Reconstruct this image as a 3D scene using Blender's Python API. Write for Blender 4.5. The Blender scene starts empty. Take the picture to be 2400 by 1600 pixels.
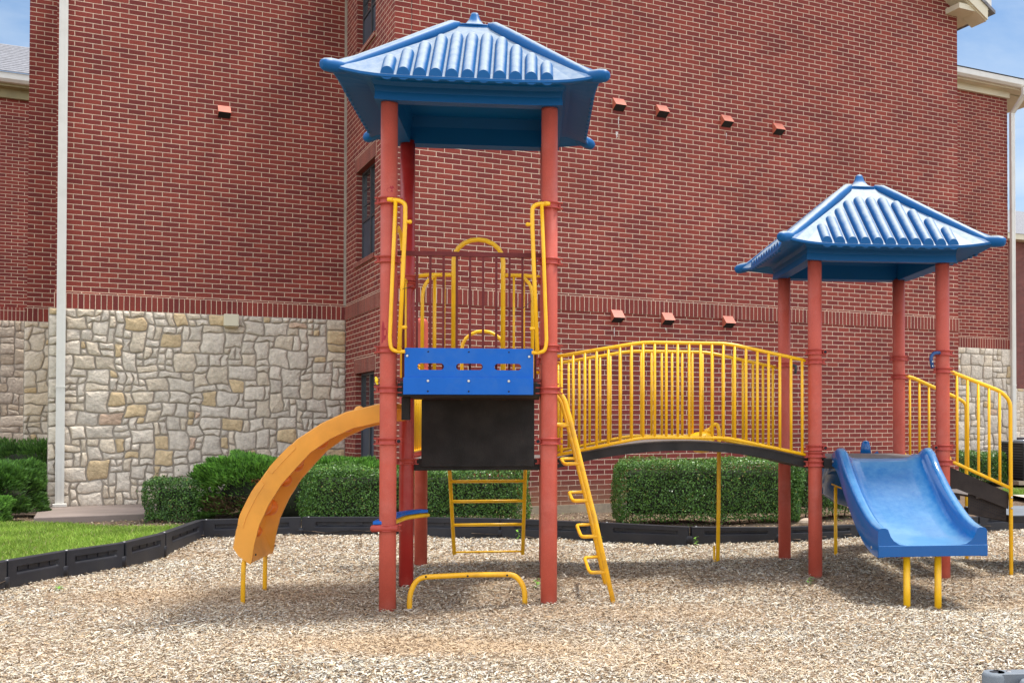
import bpy, math, random
import numpy as np
from mathutils import Vector, Matrix

# ------------------------------------------------------------------ camera, world, sun, exposure
scene = bpy.context.scene
C = scene.collection
R = math.radians
cam_data = bpy.data.cameras.new("camera")
cam = bpy.data.objects.new("camera", cam_data)
C.objects.link(cam)
cam.location = (0, 0, 1.40)
cam.rotation_euler = (R(90) + 0.0158, 0, 0)
cam_data.sensor_width = 36.0
cam_data.lens = 38.045
cam_data.shift_x = -0.1537
cam_data.shift_y = 0.0624
cam_data.clip_start = 0.1
cam_data.clip_end = 2000
scene.camera = cam

SUN_DIR = Vector((0.32, 0.10, 1.0)).normalized()
sun_el = math.asin(SUN_DIR.z)
world = bpy.data.worlds.new("World")
scene.world = world
world.use_nodes = True
wn, wl = world.node_tree.nodes, world.node_tree.links
wn.clear()
wout = wn.new('ShaderNodeOutputWorld')
bg = wn.new('ShaderNodeBackground')
sky = wn.new('ShaderNodeTexSky')
sky.sky_type = 'NISHITA'
sky.sun_disc = False
sky.sun_elevation = sun_el
sky.sun_rotation = math.atan2(SUN_DIR.x, SUN_DIR.y)
sky.air_density = 1.0
sky.dust_density = 0.6
sky.ozone_density = 1.6
tc = wn.new('ShaderNodeTexCoord')
mp = wn.new('ShaderNodeMapping')
mp.inputs['Scale'].default_value = (1.0, 1.0, 2.6)
mp.inputs['Location'].default_value = (0.35, 0.2, 0.1)
nz = wn.new('ShaderNodeTexNoise')
nz.inputs['Scale'].default_value = 2.6
nz.inputs['Detail'].default_value = 9
nz.inputs['Roughness'].default_value = 0.58
nz.inputs['Distortion'].default_value = 0.35
rmp = wn.new('ShaderNodeValToRGB')
rmp.color_ramp.elements[0].position = 0.36
rmp.color_ramp.elements[1].position = 0.72
mixc = wn.new('ShaderNodeMixRGB')
# broken cloud; unseen glow overhead and behind camera added to light walls, sky ahead darkened
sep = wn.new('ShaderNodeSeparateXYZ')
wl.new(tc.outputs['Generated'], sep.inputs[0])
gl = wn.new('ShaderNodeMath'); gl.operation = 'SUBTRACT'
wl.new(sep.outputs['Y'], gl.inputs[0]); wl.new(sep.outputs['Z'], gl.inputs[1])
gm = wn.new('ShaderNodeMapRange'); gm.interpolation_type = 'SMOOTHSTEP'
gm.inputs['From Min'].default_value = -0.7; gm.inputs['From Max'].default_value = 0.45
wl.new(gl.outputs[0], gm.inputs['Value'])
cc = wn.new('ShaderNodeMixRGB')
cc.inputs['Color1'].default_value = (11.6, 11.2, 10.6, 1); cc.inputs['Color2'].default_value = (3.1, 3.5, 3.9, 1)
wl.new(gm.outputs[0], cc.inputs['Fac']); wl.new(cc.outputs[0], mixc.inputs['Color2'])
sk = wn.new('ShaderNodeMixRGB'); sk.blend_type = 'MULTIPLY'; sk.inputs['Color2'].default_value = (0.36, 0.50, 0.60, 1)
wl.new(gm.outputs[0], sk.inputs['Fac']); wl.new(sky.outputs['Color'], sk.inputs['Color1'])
wl.new(tc.outputs['Generated'], mp.inputs['Vector'])
wl.new(mp.outputs[0], nz.inputs['Vector'])
wl.new(nz.outputs['Fac'], rmp.inputs['Fac'])
wl.new(rmp.outputs['Color'], mixc.inputs['Fac'])
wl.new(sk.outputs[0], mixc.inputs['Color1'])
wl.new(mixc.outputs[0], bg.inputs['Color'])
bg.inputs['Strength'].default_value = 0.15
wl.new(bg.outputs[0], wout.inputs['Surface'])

sun_data = bpy.data.lights.new("sun", 'SUN')
sun_data.energy = 2.75
sun_data.angle = R(8)
sun_data.color = (1.0, 0.955, 0.88)
sun = bpy.data.objects.new("sun", sun_data)
C.objects.link(sun)
sun.rotation_euler = SUN_DIR.to_track_quat('Z', 'Y').to_euler()

scene.view_settings.view_transform = 'Standard'
scene.view_settings.look = 'None'
scene.view_settings.exposure = 0.83
scene.view_settings.gamma = 1.0
scene.render.engine = 'CYCLES'

rng = np.random.default_rng(7)
random.seed(11)

# ------------------------------------------------------------------ materials
def new_mat(name):
    m = bpy.data.materials.new(name)
    m.use_nodes = True
    nt = m.node_tree
    b = nt.nodes.get('Principled BSDF')
    return m, nt, b

def simple(name, col, rough=0.5, var=0.12, scale=6.0, bump=0.0, bscale=60.0, spec=0.5, dirt=None, dirt_amt=0.0,
           metallic=0.0, fine=0.0, coat=0.0):
    """solid material whose colour wanders a little, with optional dirt patches and grain"""
    m, nt, b = new_mat(name)
    N, L = nt.nodes, nt.links
    tcn = N.new('ShaderNodeTexCoord')
    n1 = N.new('ShaderNodeTexNoise'); n1.inputs['Scale'].default_value = scale; n1.inputs['Detail'].default_value = 6
    L.new(tcn.outputs['Object'], n1.inputs['Vector'])
    r1 = N.new('ShaderNodeValToRGB')
    r1.color_ramp.elements[0].position = 0.3; r1.color_ramp.elements[1].position = 0.7
    lo = [max(0, c * (1 - var)) for c in col]; hi = [min(1, c * (1 + var) + var * 0.02) for c in col]
    r1.color_ramp.elements[0].color = (*lo, 1); r1.color_ramp.elements[1].color = (*hi, 1)
    L.new(n1.outputs['Fac'], r1.inputs['Fac'])
    out = r1.outputs['Color']
    if dirt is not None:
        n2 = N.new('ShaderNodeTexNoise'); n2.inputs['Scale'].default_value = scale * 0.8 + 1.3
        n2.inputs['Detail'].default_value = 8; n2.inputs['Roughness'].default_value = 0.65
        L.new(tcn.outputs['Object'], n2.inputs['Vector'])
        r2 = N.new('ShaderNodeValToRGB'); r2.color_ramp.elements[0].position = 0.48; r2.color_ramp.elements[1].position = 0.72
        r2.color_ramp.elements[1].color = (dirt_amt,) * 3 + (1,)
        L.new(n2.outputs['Fac'], r2.inputs['Fac'])
        mx = N.new('ShaderNodeMixRGB'); mx.inputs['Color2'].default_value = (*dirt, 1)
        L.new(r2.outputs['Color'], mx.inputs['Fac']); L.new(out, mx.inputs['Color1'])
        out = mx.outputs[0]
    if fine > 0:
        n3 = N.new('ShaderNodeTexNoise'); n3.inputs['Scale'].default_value = 180; n3.inputs['Detail'].default_value = 3
        L.new(tcn.outputs['Object'], n3.inputs['Vector'])
        mm = N.new('ShaderNodeMapRange'); mm.inputs['To Min'].default_value = 1 - fine; mm.inputs['To Max'].default_value = 1 + fine
        L.new(n3.outputs['Fac'], mm.inputs['Value'])
        mu = N.new('ShaderNodeVectorMath'); mu.operation = 'SCALE'
        L.new(out, mu.inputs[0]); L.new(mm.outputs[0], mu.inputs['Scale'])
        out = mu.outputs[0]
    L.new(out, b.inputs['Base Color'])
    b.inputs['Roughness'].default_value = rough
    b.inputs['Metallic'].default_value = metallic
    b.inputs['Specular IOR Level'].default_value = spec
    b.inputs['Coat Weight'].default_value = coat
    if bump > 0:
        nb = N.new('ShaderNodeTexNoise'); nb.inputs['Scale'].default_value = bscale; nb.inputs['Detail'].default_value = 5
        L.new(tcn.outputs['Object'], nb.inputs['Vector'])
        bp = N.new('ShaderNodeBump'); bp.inputs['Strength'].default_value = bump; bp.inputs['Distance'].default_value = 0.01
        L.new(nb.outputs['Fac'], bp.inputs['Height']); L.new(bp.outputs[0], b.inputs['Normal'])
    return m

def brick_mat(name, soldier=False, ca=(0.265, 0.052, 0.037), cb=(0.170, 0.034, 0.030), mortar=(0.68, 0.52, 0.385), zoff=0.0):
    m, nt, b = new_mat(name)
    N, L = nt.nodes, nt.links
    t = N.new('ShaderNodeTexCoord')
    so = N.new('ShaderNodeSeparateXYZ'); L.new(t.outputs['Object'], so.inputs[0])
    sn = N.new('ShaderNodeSeparateXYZ'); L.new(t.outputs['Normal'], sn.inputs[0])
    ab = N.new('ShaderNodeMath'); ab.operation = 'ABSOLUTE'; L.new(sn.outputs['X'], ab.inputs[0])
    gt = N.new('ShaderNodeMath'); gt.operation = 'GREATER_THAN'; gt.inputs[1].default_value = 0.5; L.new(ab.outputs[0], gt.inputs[0])
    mu = N.new('ShaderNodeMix'); mu.data_type = 'FLOAT'
    L.new(gt.outputs[0], mu.inputs[0]); L.new(so.outputs['X'], mu.inputs[2]); L.new(so.outputs['Y'], mu.inputs[3])
    az = N.new('ShaderNodeMath'); az.operation = 'ADD'; az.inputs[1].default_value = zoff; L.new(so.outputs['Z'], az.inputs[0])
    cv = N.new('ShaderNodeCombineXYZ'); L.new(mu.outputs[0], cv.inputs[0]); L.new(az.outputs[0], cv.inputs[1])
    # a touch of waviness so that joints are not ruler-straight
    nw = N.new('ShaderNodeTexNoise'); nw.inputs['Scale'].default_value = 9; nw.inputs['Detail'].default_value = 3
    L.new(cv.outputs[0], nw.inputs['Vector'])
    vs = N.new('ShaderNodeVectorMath'); vs.operation = 'MULTIPLY_ADD'
    vs.inputs[1].default_value = (0.007, 0.007, 0); L.new(nw.outputs['Color'], vs.inputs[0]); L.new(cv.outputs[0], vs.inputs[2])
    br = N.new('ShaderNodeTexBrick')
    br.inputs['Scale'].default_value = 1.0
    br.inputs['Mortar Size'].default_value = 0.0050
    br.inputs['Mortar Smooth'].default_value = 0.15
    br.inputs['Bias'].default_value = 0.0
    if soldier:
        br.offset = 0.0; br.inputs['Brick Width'].default_value = 0.0762; br.inputs['Row Height'].default_value = 0.2286
    else:
        br.offset = 0.5; br.inputs['Brick Width'].default_value = 0.240; br.inputs['Row Height'].default_value = 0.0762
    br.inputs['Color1'].default_value = (*ca, 1); br.inputs['Color2'].default_value = (*cb, 1)
    br.inputs['Mortar'].default_value = (*mortar, 1)
    L.new(vs.outputs[0], br.inputs['Vector'])
    # fine dark flecks in the brick faces and broad weathering
    nf = N.new('ShaderNodeTexNoise'); nf.inputs['Scale'].default_value = 70; nf.inputs['Detail'].default_value = 4
    L.new(cv.outputs[0], nf.inputs['Vector'])
    nb = N.new('ShaderNodeTexNoise'); nb.inputs['Scale'].default_value = 1.1; nb.inputs['Detail'].default_value = 6
    L.new(cv.outputs[0], nb.inputs['Vector'])
    m1 = N.new('ShaderNodeMapRange'); m1.inputs['From Min'].default_value = 0.3; m1.inputs['From Max'].default_value = 0.7
    m1.inputs['To Min'].default_value = 0.78; m1.inputs['To Max'].default_value = 1.18; L.new(nf.outputs['Fac'], m1.inputs['Value'])
    m2 = N.new('ShaderNodeMapRange'); m2.inputs['From Min'].default_value = 0.3; m2.inputs['From Max'].default_value = 0.7
    m2.inputs['To Min'].default_value = 0.86; m2.inputs['To Max'].default_value = 1.14; L.new(nb.outputs['Fac'], m2.inputs['Value'])
    mm = N.new('ShaderNodeMath'); mm.operation = 'MULTIPLY'; L.new(m1.outputs[0], mm.inputs[0]); L.new(m2.outputs[0], mm.inputs[1])
    sc = N.new('ShaderNodeVectorMath'); sc.operation = 'SCALE'; L.new(br.outputs['Color'], sc.inputs[0]); L.new(mm.outputs[0], sc.inputs['Scale'])
    # pale lime bloom under some courses
    ne = N.new('ShaderNodeTexNoise'); ne.inputs['Scale'].default_value = 2.3; ne.inputs['Detail'].default_value = 9; ne.inputs['Roughness'].default_value = 0.75
    L.new(cv.outputs[0], ne.inputs['Vector'])
    re = N.new('ShaderNodeMapRange'); re.inputs['From Min'].default_value = 0.62; re.inputs['From Max'].default_value = 0.8
    re.inputs['To Max'].default_value = 0.22; L.new(ne.outputs['Fac'], re.inputs['Value'])
    me = N.new('ShaderNodeMixRGB'); me.inputs['Color2'].default_value = (0.42, 0.30, 0.26, 1)
    L.new(re.outputs[0], me.inputs['Fac']); L.new(sc.outputs[0], me.inputs['Color1'])
    # tan splash-back staining on the lowest courses
    zs_ = N.new('ShaderNodeMapRange'); zs_.inputs['From Min'].default_value = 0.62; zs_.inputs['From Max'].default_value = 0.12
    L.new(so.outputs['Z'], zs_.inputs['Value'])
    zm_ = N.new('ShaderNodeMath'); zm_.operation = 'MULTIPLY'; L.new(zs_.outputs[0], zm_.inputs[0]); L.new(ne.outputs['Fac'], zm_.inputs[1])
    mt_ = N.new('ShaderNodeMixRGB'); mt_.inputs['Color2'].default_value = (0.40, 0.26, 0.15, 1)
    L.new(zm_.outputs[0], mt_.inputs['Fac']); L.new(me.outputs[0], mt_.inputs['Color1'])
    L.new(mt_.outputs[0], b.inputs['Base Color'])
    b.inputs['Roughness'].default_value = 0.85
    b.inputs['Specular IOR Level'].default_value = 0.25
    ad = N.new('ShaderNodeMath'); ad.operation = 'MULTIPLY_ADD'; ad.inputs[1].default_value = -1.0
    L.new(br.outputs['Fac'], ad.inputs[0]); L.new(nf.outputs['Fac'], ad.inputs[2])
    bp = N.new('ShaderNodeBump'); bp.inputs['Strength'].default_value = 0.7; bp.inputs['Distance'].default_value = 0.006
    L.new(ad.outputs[0], bp.inputs['Height']); L.new(bp.outputs[0], b.inputs['Normal'])
    return m

def attr_mat(name, rough=0.8, bump=0.0, bscale=40, spec=0.3, var=0.0, vscale=20, transl=0.0):
    """material whose colour comes from each piece's own colour attribute"""
    m, nt, b = new_mat(name)
    N, L = nt.nodes, nt.links
    a = N.new('ShaderNodeAttribute'); a.attribute_name = 'Col'
    out = a.outputs['Color']
    t = N.new('ShaderNodeTexCoord')
    if var > 0:
        n = N.new('ShaderNodeTexNoise'); n.inputs['Scale'].default_value = vscale; n.inputs['Detail'].default_value = 6
        n.inputs['Roughness'].default_value = 0.65
        L.new(t.outputs['Object'], n.inputs['Vector'])
        mr = N.new('ShaderNodeMapRange'); mr.inputs['From Min'].default_value = 0.3; mr.inputs['From Max'].default_value = 0.7
        mr.inputs['To Min'].default_value = 1 - var; mr.inputs['To Max'].default_value = 1 + var
        L.new(n.outputs['Fac'], mr.inputs['Value'])
        s = N.new('ShaderNodeVectorMath'); s.operation = 'SCALE'; L.new(out, s.inputs[0]); L.new(mr.outputs[0], s.inputs['Scale'])
        out = s.outputs[0]
    L.new(out, b.inputs['Base Color'])
    b.inputs['Roughness'].default_value = rough
    b.inputs['Specular IOR Level'].default_value = spec
    if transl > 0:
        tr = N.new('ShaderNodeBsdfTranslucent'); L.new(out, tr.inputs['Color'])
        mx = N.new('ShaderNodeMixShader'); mx.inputs[0].default_value = transl
        L.new(b.outputs[0], mx.inputs[1]); L.new(tr.outputs[0], mx.inputs[2])
        L.new(mx.outputs[0], N.get('Material Output').inputs['Surface'])
    if bump > 0:
        nb = N.new('ShaderNodeTexNoise'); nb.inputs['Scale'].default_value = bscale; nb.inputs['Detail'].default_value = 7
        L.new(t.outputs['Object'], nb.inputs['Vector'])
        bp = N.new('ShaderNodeBump'); bp.inputs['Strength'].default_value = bump; bp.inputs['Distance'].default_value = 0.02
        L.new(nb.outputs['Fac'], bp.inputs['Height']); L.new(bp.outputs[0], b.inputs['Normal'])
    return m

def chalk_sheen_plastic(name, base, chalk_sheen, amount=0.85, rough=0.38, lo=0.60, hi=0.98):
    """moulded plastic whose upward faces are paler: sun chalking plus sky sheen put into the colour"""
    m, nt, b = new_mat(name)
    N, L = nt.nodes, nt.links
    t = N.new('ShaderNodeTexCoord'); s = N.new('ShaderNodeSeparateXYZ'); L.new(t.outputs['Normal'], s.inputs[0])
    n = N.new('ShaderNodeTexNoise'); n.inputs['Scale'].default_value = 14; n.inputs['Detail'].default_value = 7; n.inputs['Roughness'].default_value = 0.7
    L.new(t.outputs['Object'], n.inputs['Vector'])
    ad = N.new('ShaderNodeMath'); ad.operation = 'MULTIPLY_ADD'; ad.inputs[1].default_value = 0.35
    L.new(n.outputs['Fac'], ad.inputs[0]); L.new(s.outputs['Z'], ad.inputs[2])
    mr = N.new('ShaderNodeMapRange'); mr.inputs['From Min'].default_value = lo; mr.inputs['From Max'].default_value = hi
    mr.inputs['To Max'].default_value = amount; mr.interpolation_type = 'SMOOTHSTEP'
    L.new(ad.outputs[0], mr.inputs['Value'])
    mx = N.new('ShaderNodeMixRGB'); mx.inputs['Color1'].default_value = (*base, 1); mx.inputs['Color2'].default_value = (*chalk_sheen, 1)  # pale mix on upward faces: real chalking and painted sky sheen together
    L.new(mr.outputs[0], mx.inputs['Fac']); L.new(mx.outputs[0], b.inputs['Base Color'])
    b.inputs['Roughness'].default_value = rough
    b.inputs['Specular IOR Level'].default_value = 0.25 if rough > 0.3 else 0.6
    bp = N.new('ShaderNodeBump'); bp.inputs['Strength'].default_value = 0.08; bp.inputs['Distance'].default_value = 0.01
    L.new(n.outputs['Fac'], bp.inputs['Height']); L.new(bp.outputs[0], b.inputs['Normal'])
    return m

M = {}
M['brick'] = brick_mat('red_brick')
ZS = 0.2286 * 14 - 3.09
M['soldier'] = brick_mat('soldier_brick', soldier=True, zoff=ZS)
M['brick_far'] = brick_mat('red_brick_far', ca=(0.20, 0.05, 0.042), cb=(0.12, 0.032, 0.032), mortar=(0.40, 0.29, 0.23))
M['stone'] = attr_mat('limestone', rough=0.9, bump=1.0, bscale=22, spec=0.2, var=0.20, vscale=17)
M['mortar'] = simple('stone_mortar', (0.38, 0.33, 0.27), rough=0.95, bump=0.5, bscale=50, spec=0.1)
M['concrete'] = simple('concrete', (0.42, 0.35, 0.25), rough=0.9, var=0.2, scale=3, bump=0.3, bscale=40, dirt=(0.17, 0.15, 0.14), dirt_amt=0.8, spec=0.2)
M['slab'] = simple('porch_concrete', (0.235, 0.19, 0.165), rough=0.9, var=0.15, scale=2, bump=0.2, bscale=60, spec=0.2, fine=0.2)
M['cream'] = simple('cream_trim', (0.66, 0.60, 0.44), rough=0.5, var=0.06, scale=2)
M['downspout'] = simple('downspout_paint', (0.72, 0.70, 0.64), rough=0.45, var=0.05, scale=1.5, dirt=(0.4, 0.37, 0.3), dirt_amt=0.25)
M['white_trim'] = simple('white_trim', (0.70, 0.68, 0.62), rough=0.5, var=0.05)
M['shingle'] = simple('roof_shingle', (0.20, 0.20, 0.215), rough=0.95, var=0.3, scale=14, bump=0.5, bscale=40)
M['vent'] = simple('vent_paint', (0.52, 0.13, 0.075), rough=0.5, var=0.12, scale=8)
M['dark'] = simple('dark_void', (0.012, 0.012, 0.013), rough=0.8)
M['window_frame'] = simple('window_frame', (0.05, 0.055, 0.062), rough=0.4)
M['screen'] = simple('insect_screen', (0.045, 0.060, 0.082), rough=0.55, var=0.2, scale=3)
mg, ntg, bgl = new_mat('window_glass'); bgl.inputs['Base Color'].default_value = (0.05, 0.055, 0.06, 1)
bgl.inputs['Roughness'].default_value = 0.03; bgl.inputs['Specular IOR Level'].default_value = 1.0
bgl.inputs['Coat Weight'].default_value = 1.0; bgl.inputs['Coat Roughness'].default_value = 0.02
M['glass'] = mg
M['utility'] = simple('utility_box_paint', (0.42, 0.47, 0.52), rough=0.5)
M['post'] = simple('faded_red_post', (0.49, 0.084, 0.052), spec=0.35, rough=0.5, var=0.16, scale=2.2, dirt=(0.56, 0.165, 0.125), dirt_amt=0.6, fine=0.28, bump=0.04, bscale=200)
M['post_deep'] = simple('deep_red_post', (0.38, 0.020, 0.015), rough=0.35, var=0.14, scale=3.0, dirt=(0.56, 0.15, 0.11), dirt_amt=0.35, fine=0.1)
M['clamp'] = simple('clamp_paint', (0.40, 0.055, 0.038), spec=0.35, rough=0.5, var=0.15, scale=9)
M['scuff'] = simple('crimson_scuff', (0.30, 0.002, 0.010), rough=0.5, var=0.2, scale=20)
M['yellow'] = simple('yellow_paint', (0.97, 0.52, 0.008), rough=0.34, var=0.07, scale=5, dirt=(0.62, 0.30, 0.02), dirt_amt=0.3)
M['yellow_worn'] = simple('worn_yellow_paint', (0.88, 0.45, 0.012), rough=0.4, var=0.08, scale=5, dirt=(0.25, 0.12, 0.04), dirt_amt=0.6)
M['maroon'] = simple('maroon_paint', (0.135, 0.014, 0.013), spec=0.3, rough=0.5, var=0.2, scale=12)
M['orange'] = simple('orange_plastic', (0.93, 0.43, 0.06), rough=0.42, var=0.07, scale=4, dirt=(0.55, 0.22, 0.05), dirt_amt=0.28, bump=0.05, bscale=30)
def glow_through(m, amt):
    nt = m.node_tree; b = nt.nodes.get('Principled BSDF'); lk = b.inputs['Base Color'].links[0].from_socket
    tr = nt.nodes.new('ShaderNodeBsdfTranslucent'); nt.links.new(lk, tr.inputs['Color'])
    mx = nt.nodes.new('ShaderNodeMixShader'); mx.inputs[0].default_value = amt
    nt.links.new(b.outputs[0], mx.inputs[1]); nt.links.new(tr.outputs[0], mx.inputs[2])
    nt.links.new(mx.outputs[0], nt.nodes.get('Material Output').inputs['Surface'])
glow_through(M['orange'], 0.22)
M['orange_hold'] = simple('deep_orange_plastic', (0.85, 0.20, 0.012), rough=0.4, var=0.10, scale=9)
M['blue_panel'] = simple('blue_panel', (0.0, 0.115, 0.50), spec=0.3, rough=0.5, var=0.05, scale=5, dirt=(0.05, 0.16, 0.42), dirt_amt=0.4, fine=0.05)
M['roof_blue'] = chalk_sheen_plastic('roof_plastic', (0.0, 0.090, 0.275), (0.355, 0.40, 0.415), 0.88, 0.44, 0.62, 1.06)
M['slide_blue'] = chalk_sheen_plastic('slide_plastic', (0.0, 0.098, 0.33), (0.13, 0.29, 0.46), 0.85, 0.12, 0.72, 1.2)  # paler upward faces: sky reflection on the bed put into the colour
M['slide_bed'] = chalk_sheen_plastic('slide_bed', (0.025, 0.15, 0.42), (0.12, 0.29, 0.52), 0.9, 0.2)
M['deck'] = simple('black_vinyl_deck', (0.018, 0.016, 0.016), spec=0.3, rough=0.65, var=0.25, scale=6, bump=0.15, bscale=90, dirt=(0.05, 0.042, 0.037), dirt_amt=0.35)
M['deck_top'] = simple('worn_deck_top', (0.13, 0.11, 0.10), rough=0.8, var=0.25, scale=12, fine=0.25)
M['deck_brown'] = simple('brown_vinyl', (0.030, 0.022, 0.019), spec=0.25, rough=0.7, var=0.2, scale=9, fine=0.3, dirt=(0.06, 0.045, 0.035), dirt_amt=0.3)
M['steel'] = simple('steel_bolt', (0.55, 0.54, 0.52), rough=0.3, metallic=0.9)
M['hole'] = simple('bolt_hole', (0.01, 0.01, 0.015), rough=0.9)
M['border'] = simple('black_border_plastic', (0.014, 0.015, 0.021), spec=0.35, rough=0.5, var=0.2, scale=3, bump=0.12, bscale=90, dirt=(0.05, 0.048, 0.046), dirt_amt=0.35, fine=0.15)
M['border_grey'] = simple('grey_border_plastic', (0.15, 0.175, 0.20), rough=0.6, var=0.15, scale=4, dirt=(0.12, 0.12, 0.13), dirt_amt=0.5, fine=0.15)
M['bark'] = simple('bark', (0.10, 0.065, 0.04), rough=0.95, bump=0.6, bscale=30)
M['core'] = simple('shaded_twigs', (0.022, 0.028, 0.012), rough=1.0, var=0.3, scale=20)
M['leaf'] = attr_mat('hedge_leaf', rough=0.36, spec=0.38, transl=0.15)
M['needle'] = attr_mat('juniper_needle', rough=0.6, spec=0.3, transl=0.2)
M['grass'] = attr_mat('grass_blade', rough=0.6, spec=0.3, transl=0.25)
M['chip'] = attr_mat('wood_chip', rough=0.85, spec=0.2)
M['ac'] = simple('condenser_paint', (0.045, 0.05, 0.057), rough=0.45, var=0.1)
M['ac_top'] = simple('condenser_top', (0.19, 0.22, 0.25), rough=0.5)
M['rock'] = simple('rock', (0.48, 0.38, 0.28), rough=0.9, var=0.2, scale=12, bump=0.6, bscale=20)
M['wire'] = simple('cable_tie', (0.01, 0.01, 0.01), rough=0.5)

def ground_mat(name, a, b_, c, sc=7.0, fine=60, bumpd=0.02):
    m, nt, b = new_mat(name)
    N, L = nt.nodes, nt.links
    t = N.new('ShaderNodeTexCoord')
    n1 = N.new('ShaderNodeTexNoise'); n1.inputs['Scale'].default_value = 0.45; n1.inputs['Detail'].default_value = 7
    n2 = N.new('ShaderNodeTexNoise'); n2.inputs['Scale'].default_value = fine; n2.inputs['Detail'].default_value = 6; n2.inputs['Roughness'].default_value = 0.7
    L.new(t.outputs['Object'], n1.inputs['Vector']); L.new(t.outputs['Object'], n2.inputs['Vector'])
    r1 = N.new('ShaderNodeValToRGB'); r1.color_ramp.elements[0].position = 0.35; r1.color_ramp.elements[1].position = 0.65
    r1.color_ramp.elements[0].color = (*a, 1); r1.color_ramp.elements[1].color = (*b_, 1); L.new(n1.outputs['Fac'], r1.inputs['Fac'])
    r2 = N.new('ShaderNodeValToRGB'); r2.color_ramp.elements[0].position = 0.42; r2.color_ramp.elements[1].position = 0.62
    L.new(n2.outputs['Fac'], r2.inputs['Fac'])
    mx = N.new('ShaderNodeMixRGB'); mx.inputs['Color2'].default_value = (*c, 1)
    L.new(r2.outputs['Color'], mx.inputs['Fac']); L.new(r1.outputs['Color'], mx.inputs['Color1'])
    L.new(mx.outputs[0], b.inputs['Base Color']); b.inputs['Roughness'].default_value = 0.95; b.inputs['Specular IOR Level'].default_value = 0.1
    bp = N.new('ShaderNodeBump'); bp.inputs['Strength'].default_value = 0.8; bp.inputs['Distance'].default_value = bumpd
    L.new(n2.outputs['Fac'], bp.inputs['Height']); L.new(bp.outputs[0], b.inputs['Normal'])
    return m
M['mulch'] = ground_mat('mulch_bed', (0.40, 0.29, 0.19), (0.50, 0.37, 0.25), (0.22, 0.15, 0.10), fine=45)
M['soil'] = ground_mat('bare_soil', (0.085, 0.058, 0.038), (0.14, 0.098, 0.065), (0.22, 0.165, 0.12), fine=30)
M['lawn'] = ground_mat('lawn_ground', (0.07, 0.12, 0.02), (0.10, 0.15, 0.03), (0.05, 0.08, 0.02), fine=50)

# ------------------------------------------------------------------ mesh helpers
def tag(o, label=None, cat=None, group=None, kind=None):
    if label: o['label'] = label
    if cat: o['category'] = cat
    if group: o['group'] = group
    if kind: o['kind'] = kind
    return o

def empty(name, loc=(0, 0, 0), rz=0.0):
    o = bpy.data.objects.new(name, None)
    o.empty_display_size = 0.2
    o.location = loc; o.rotation_euler = (0, 0, rz)
    C.objects.link(o)
    return o

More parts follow.
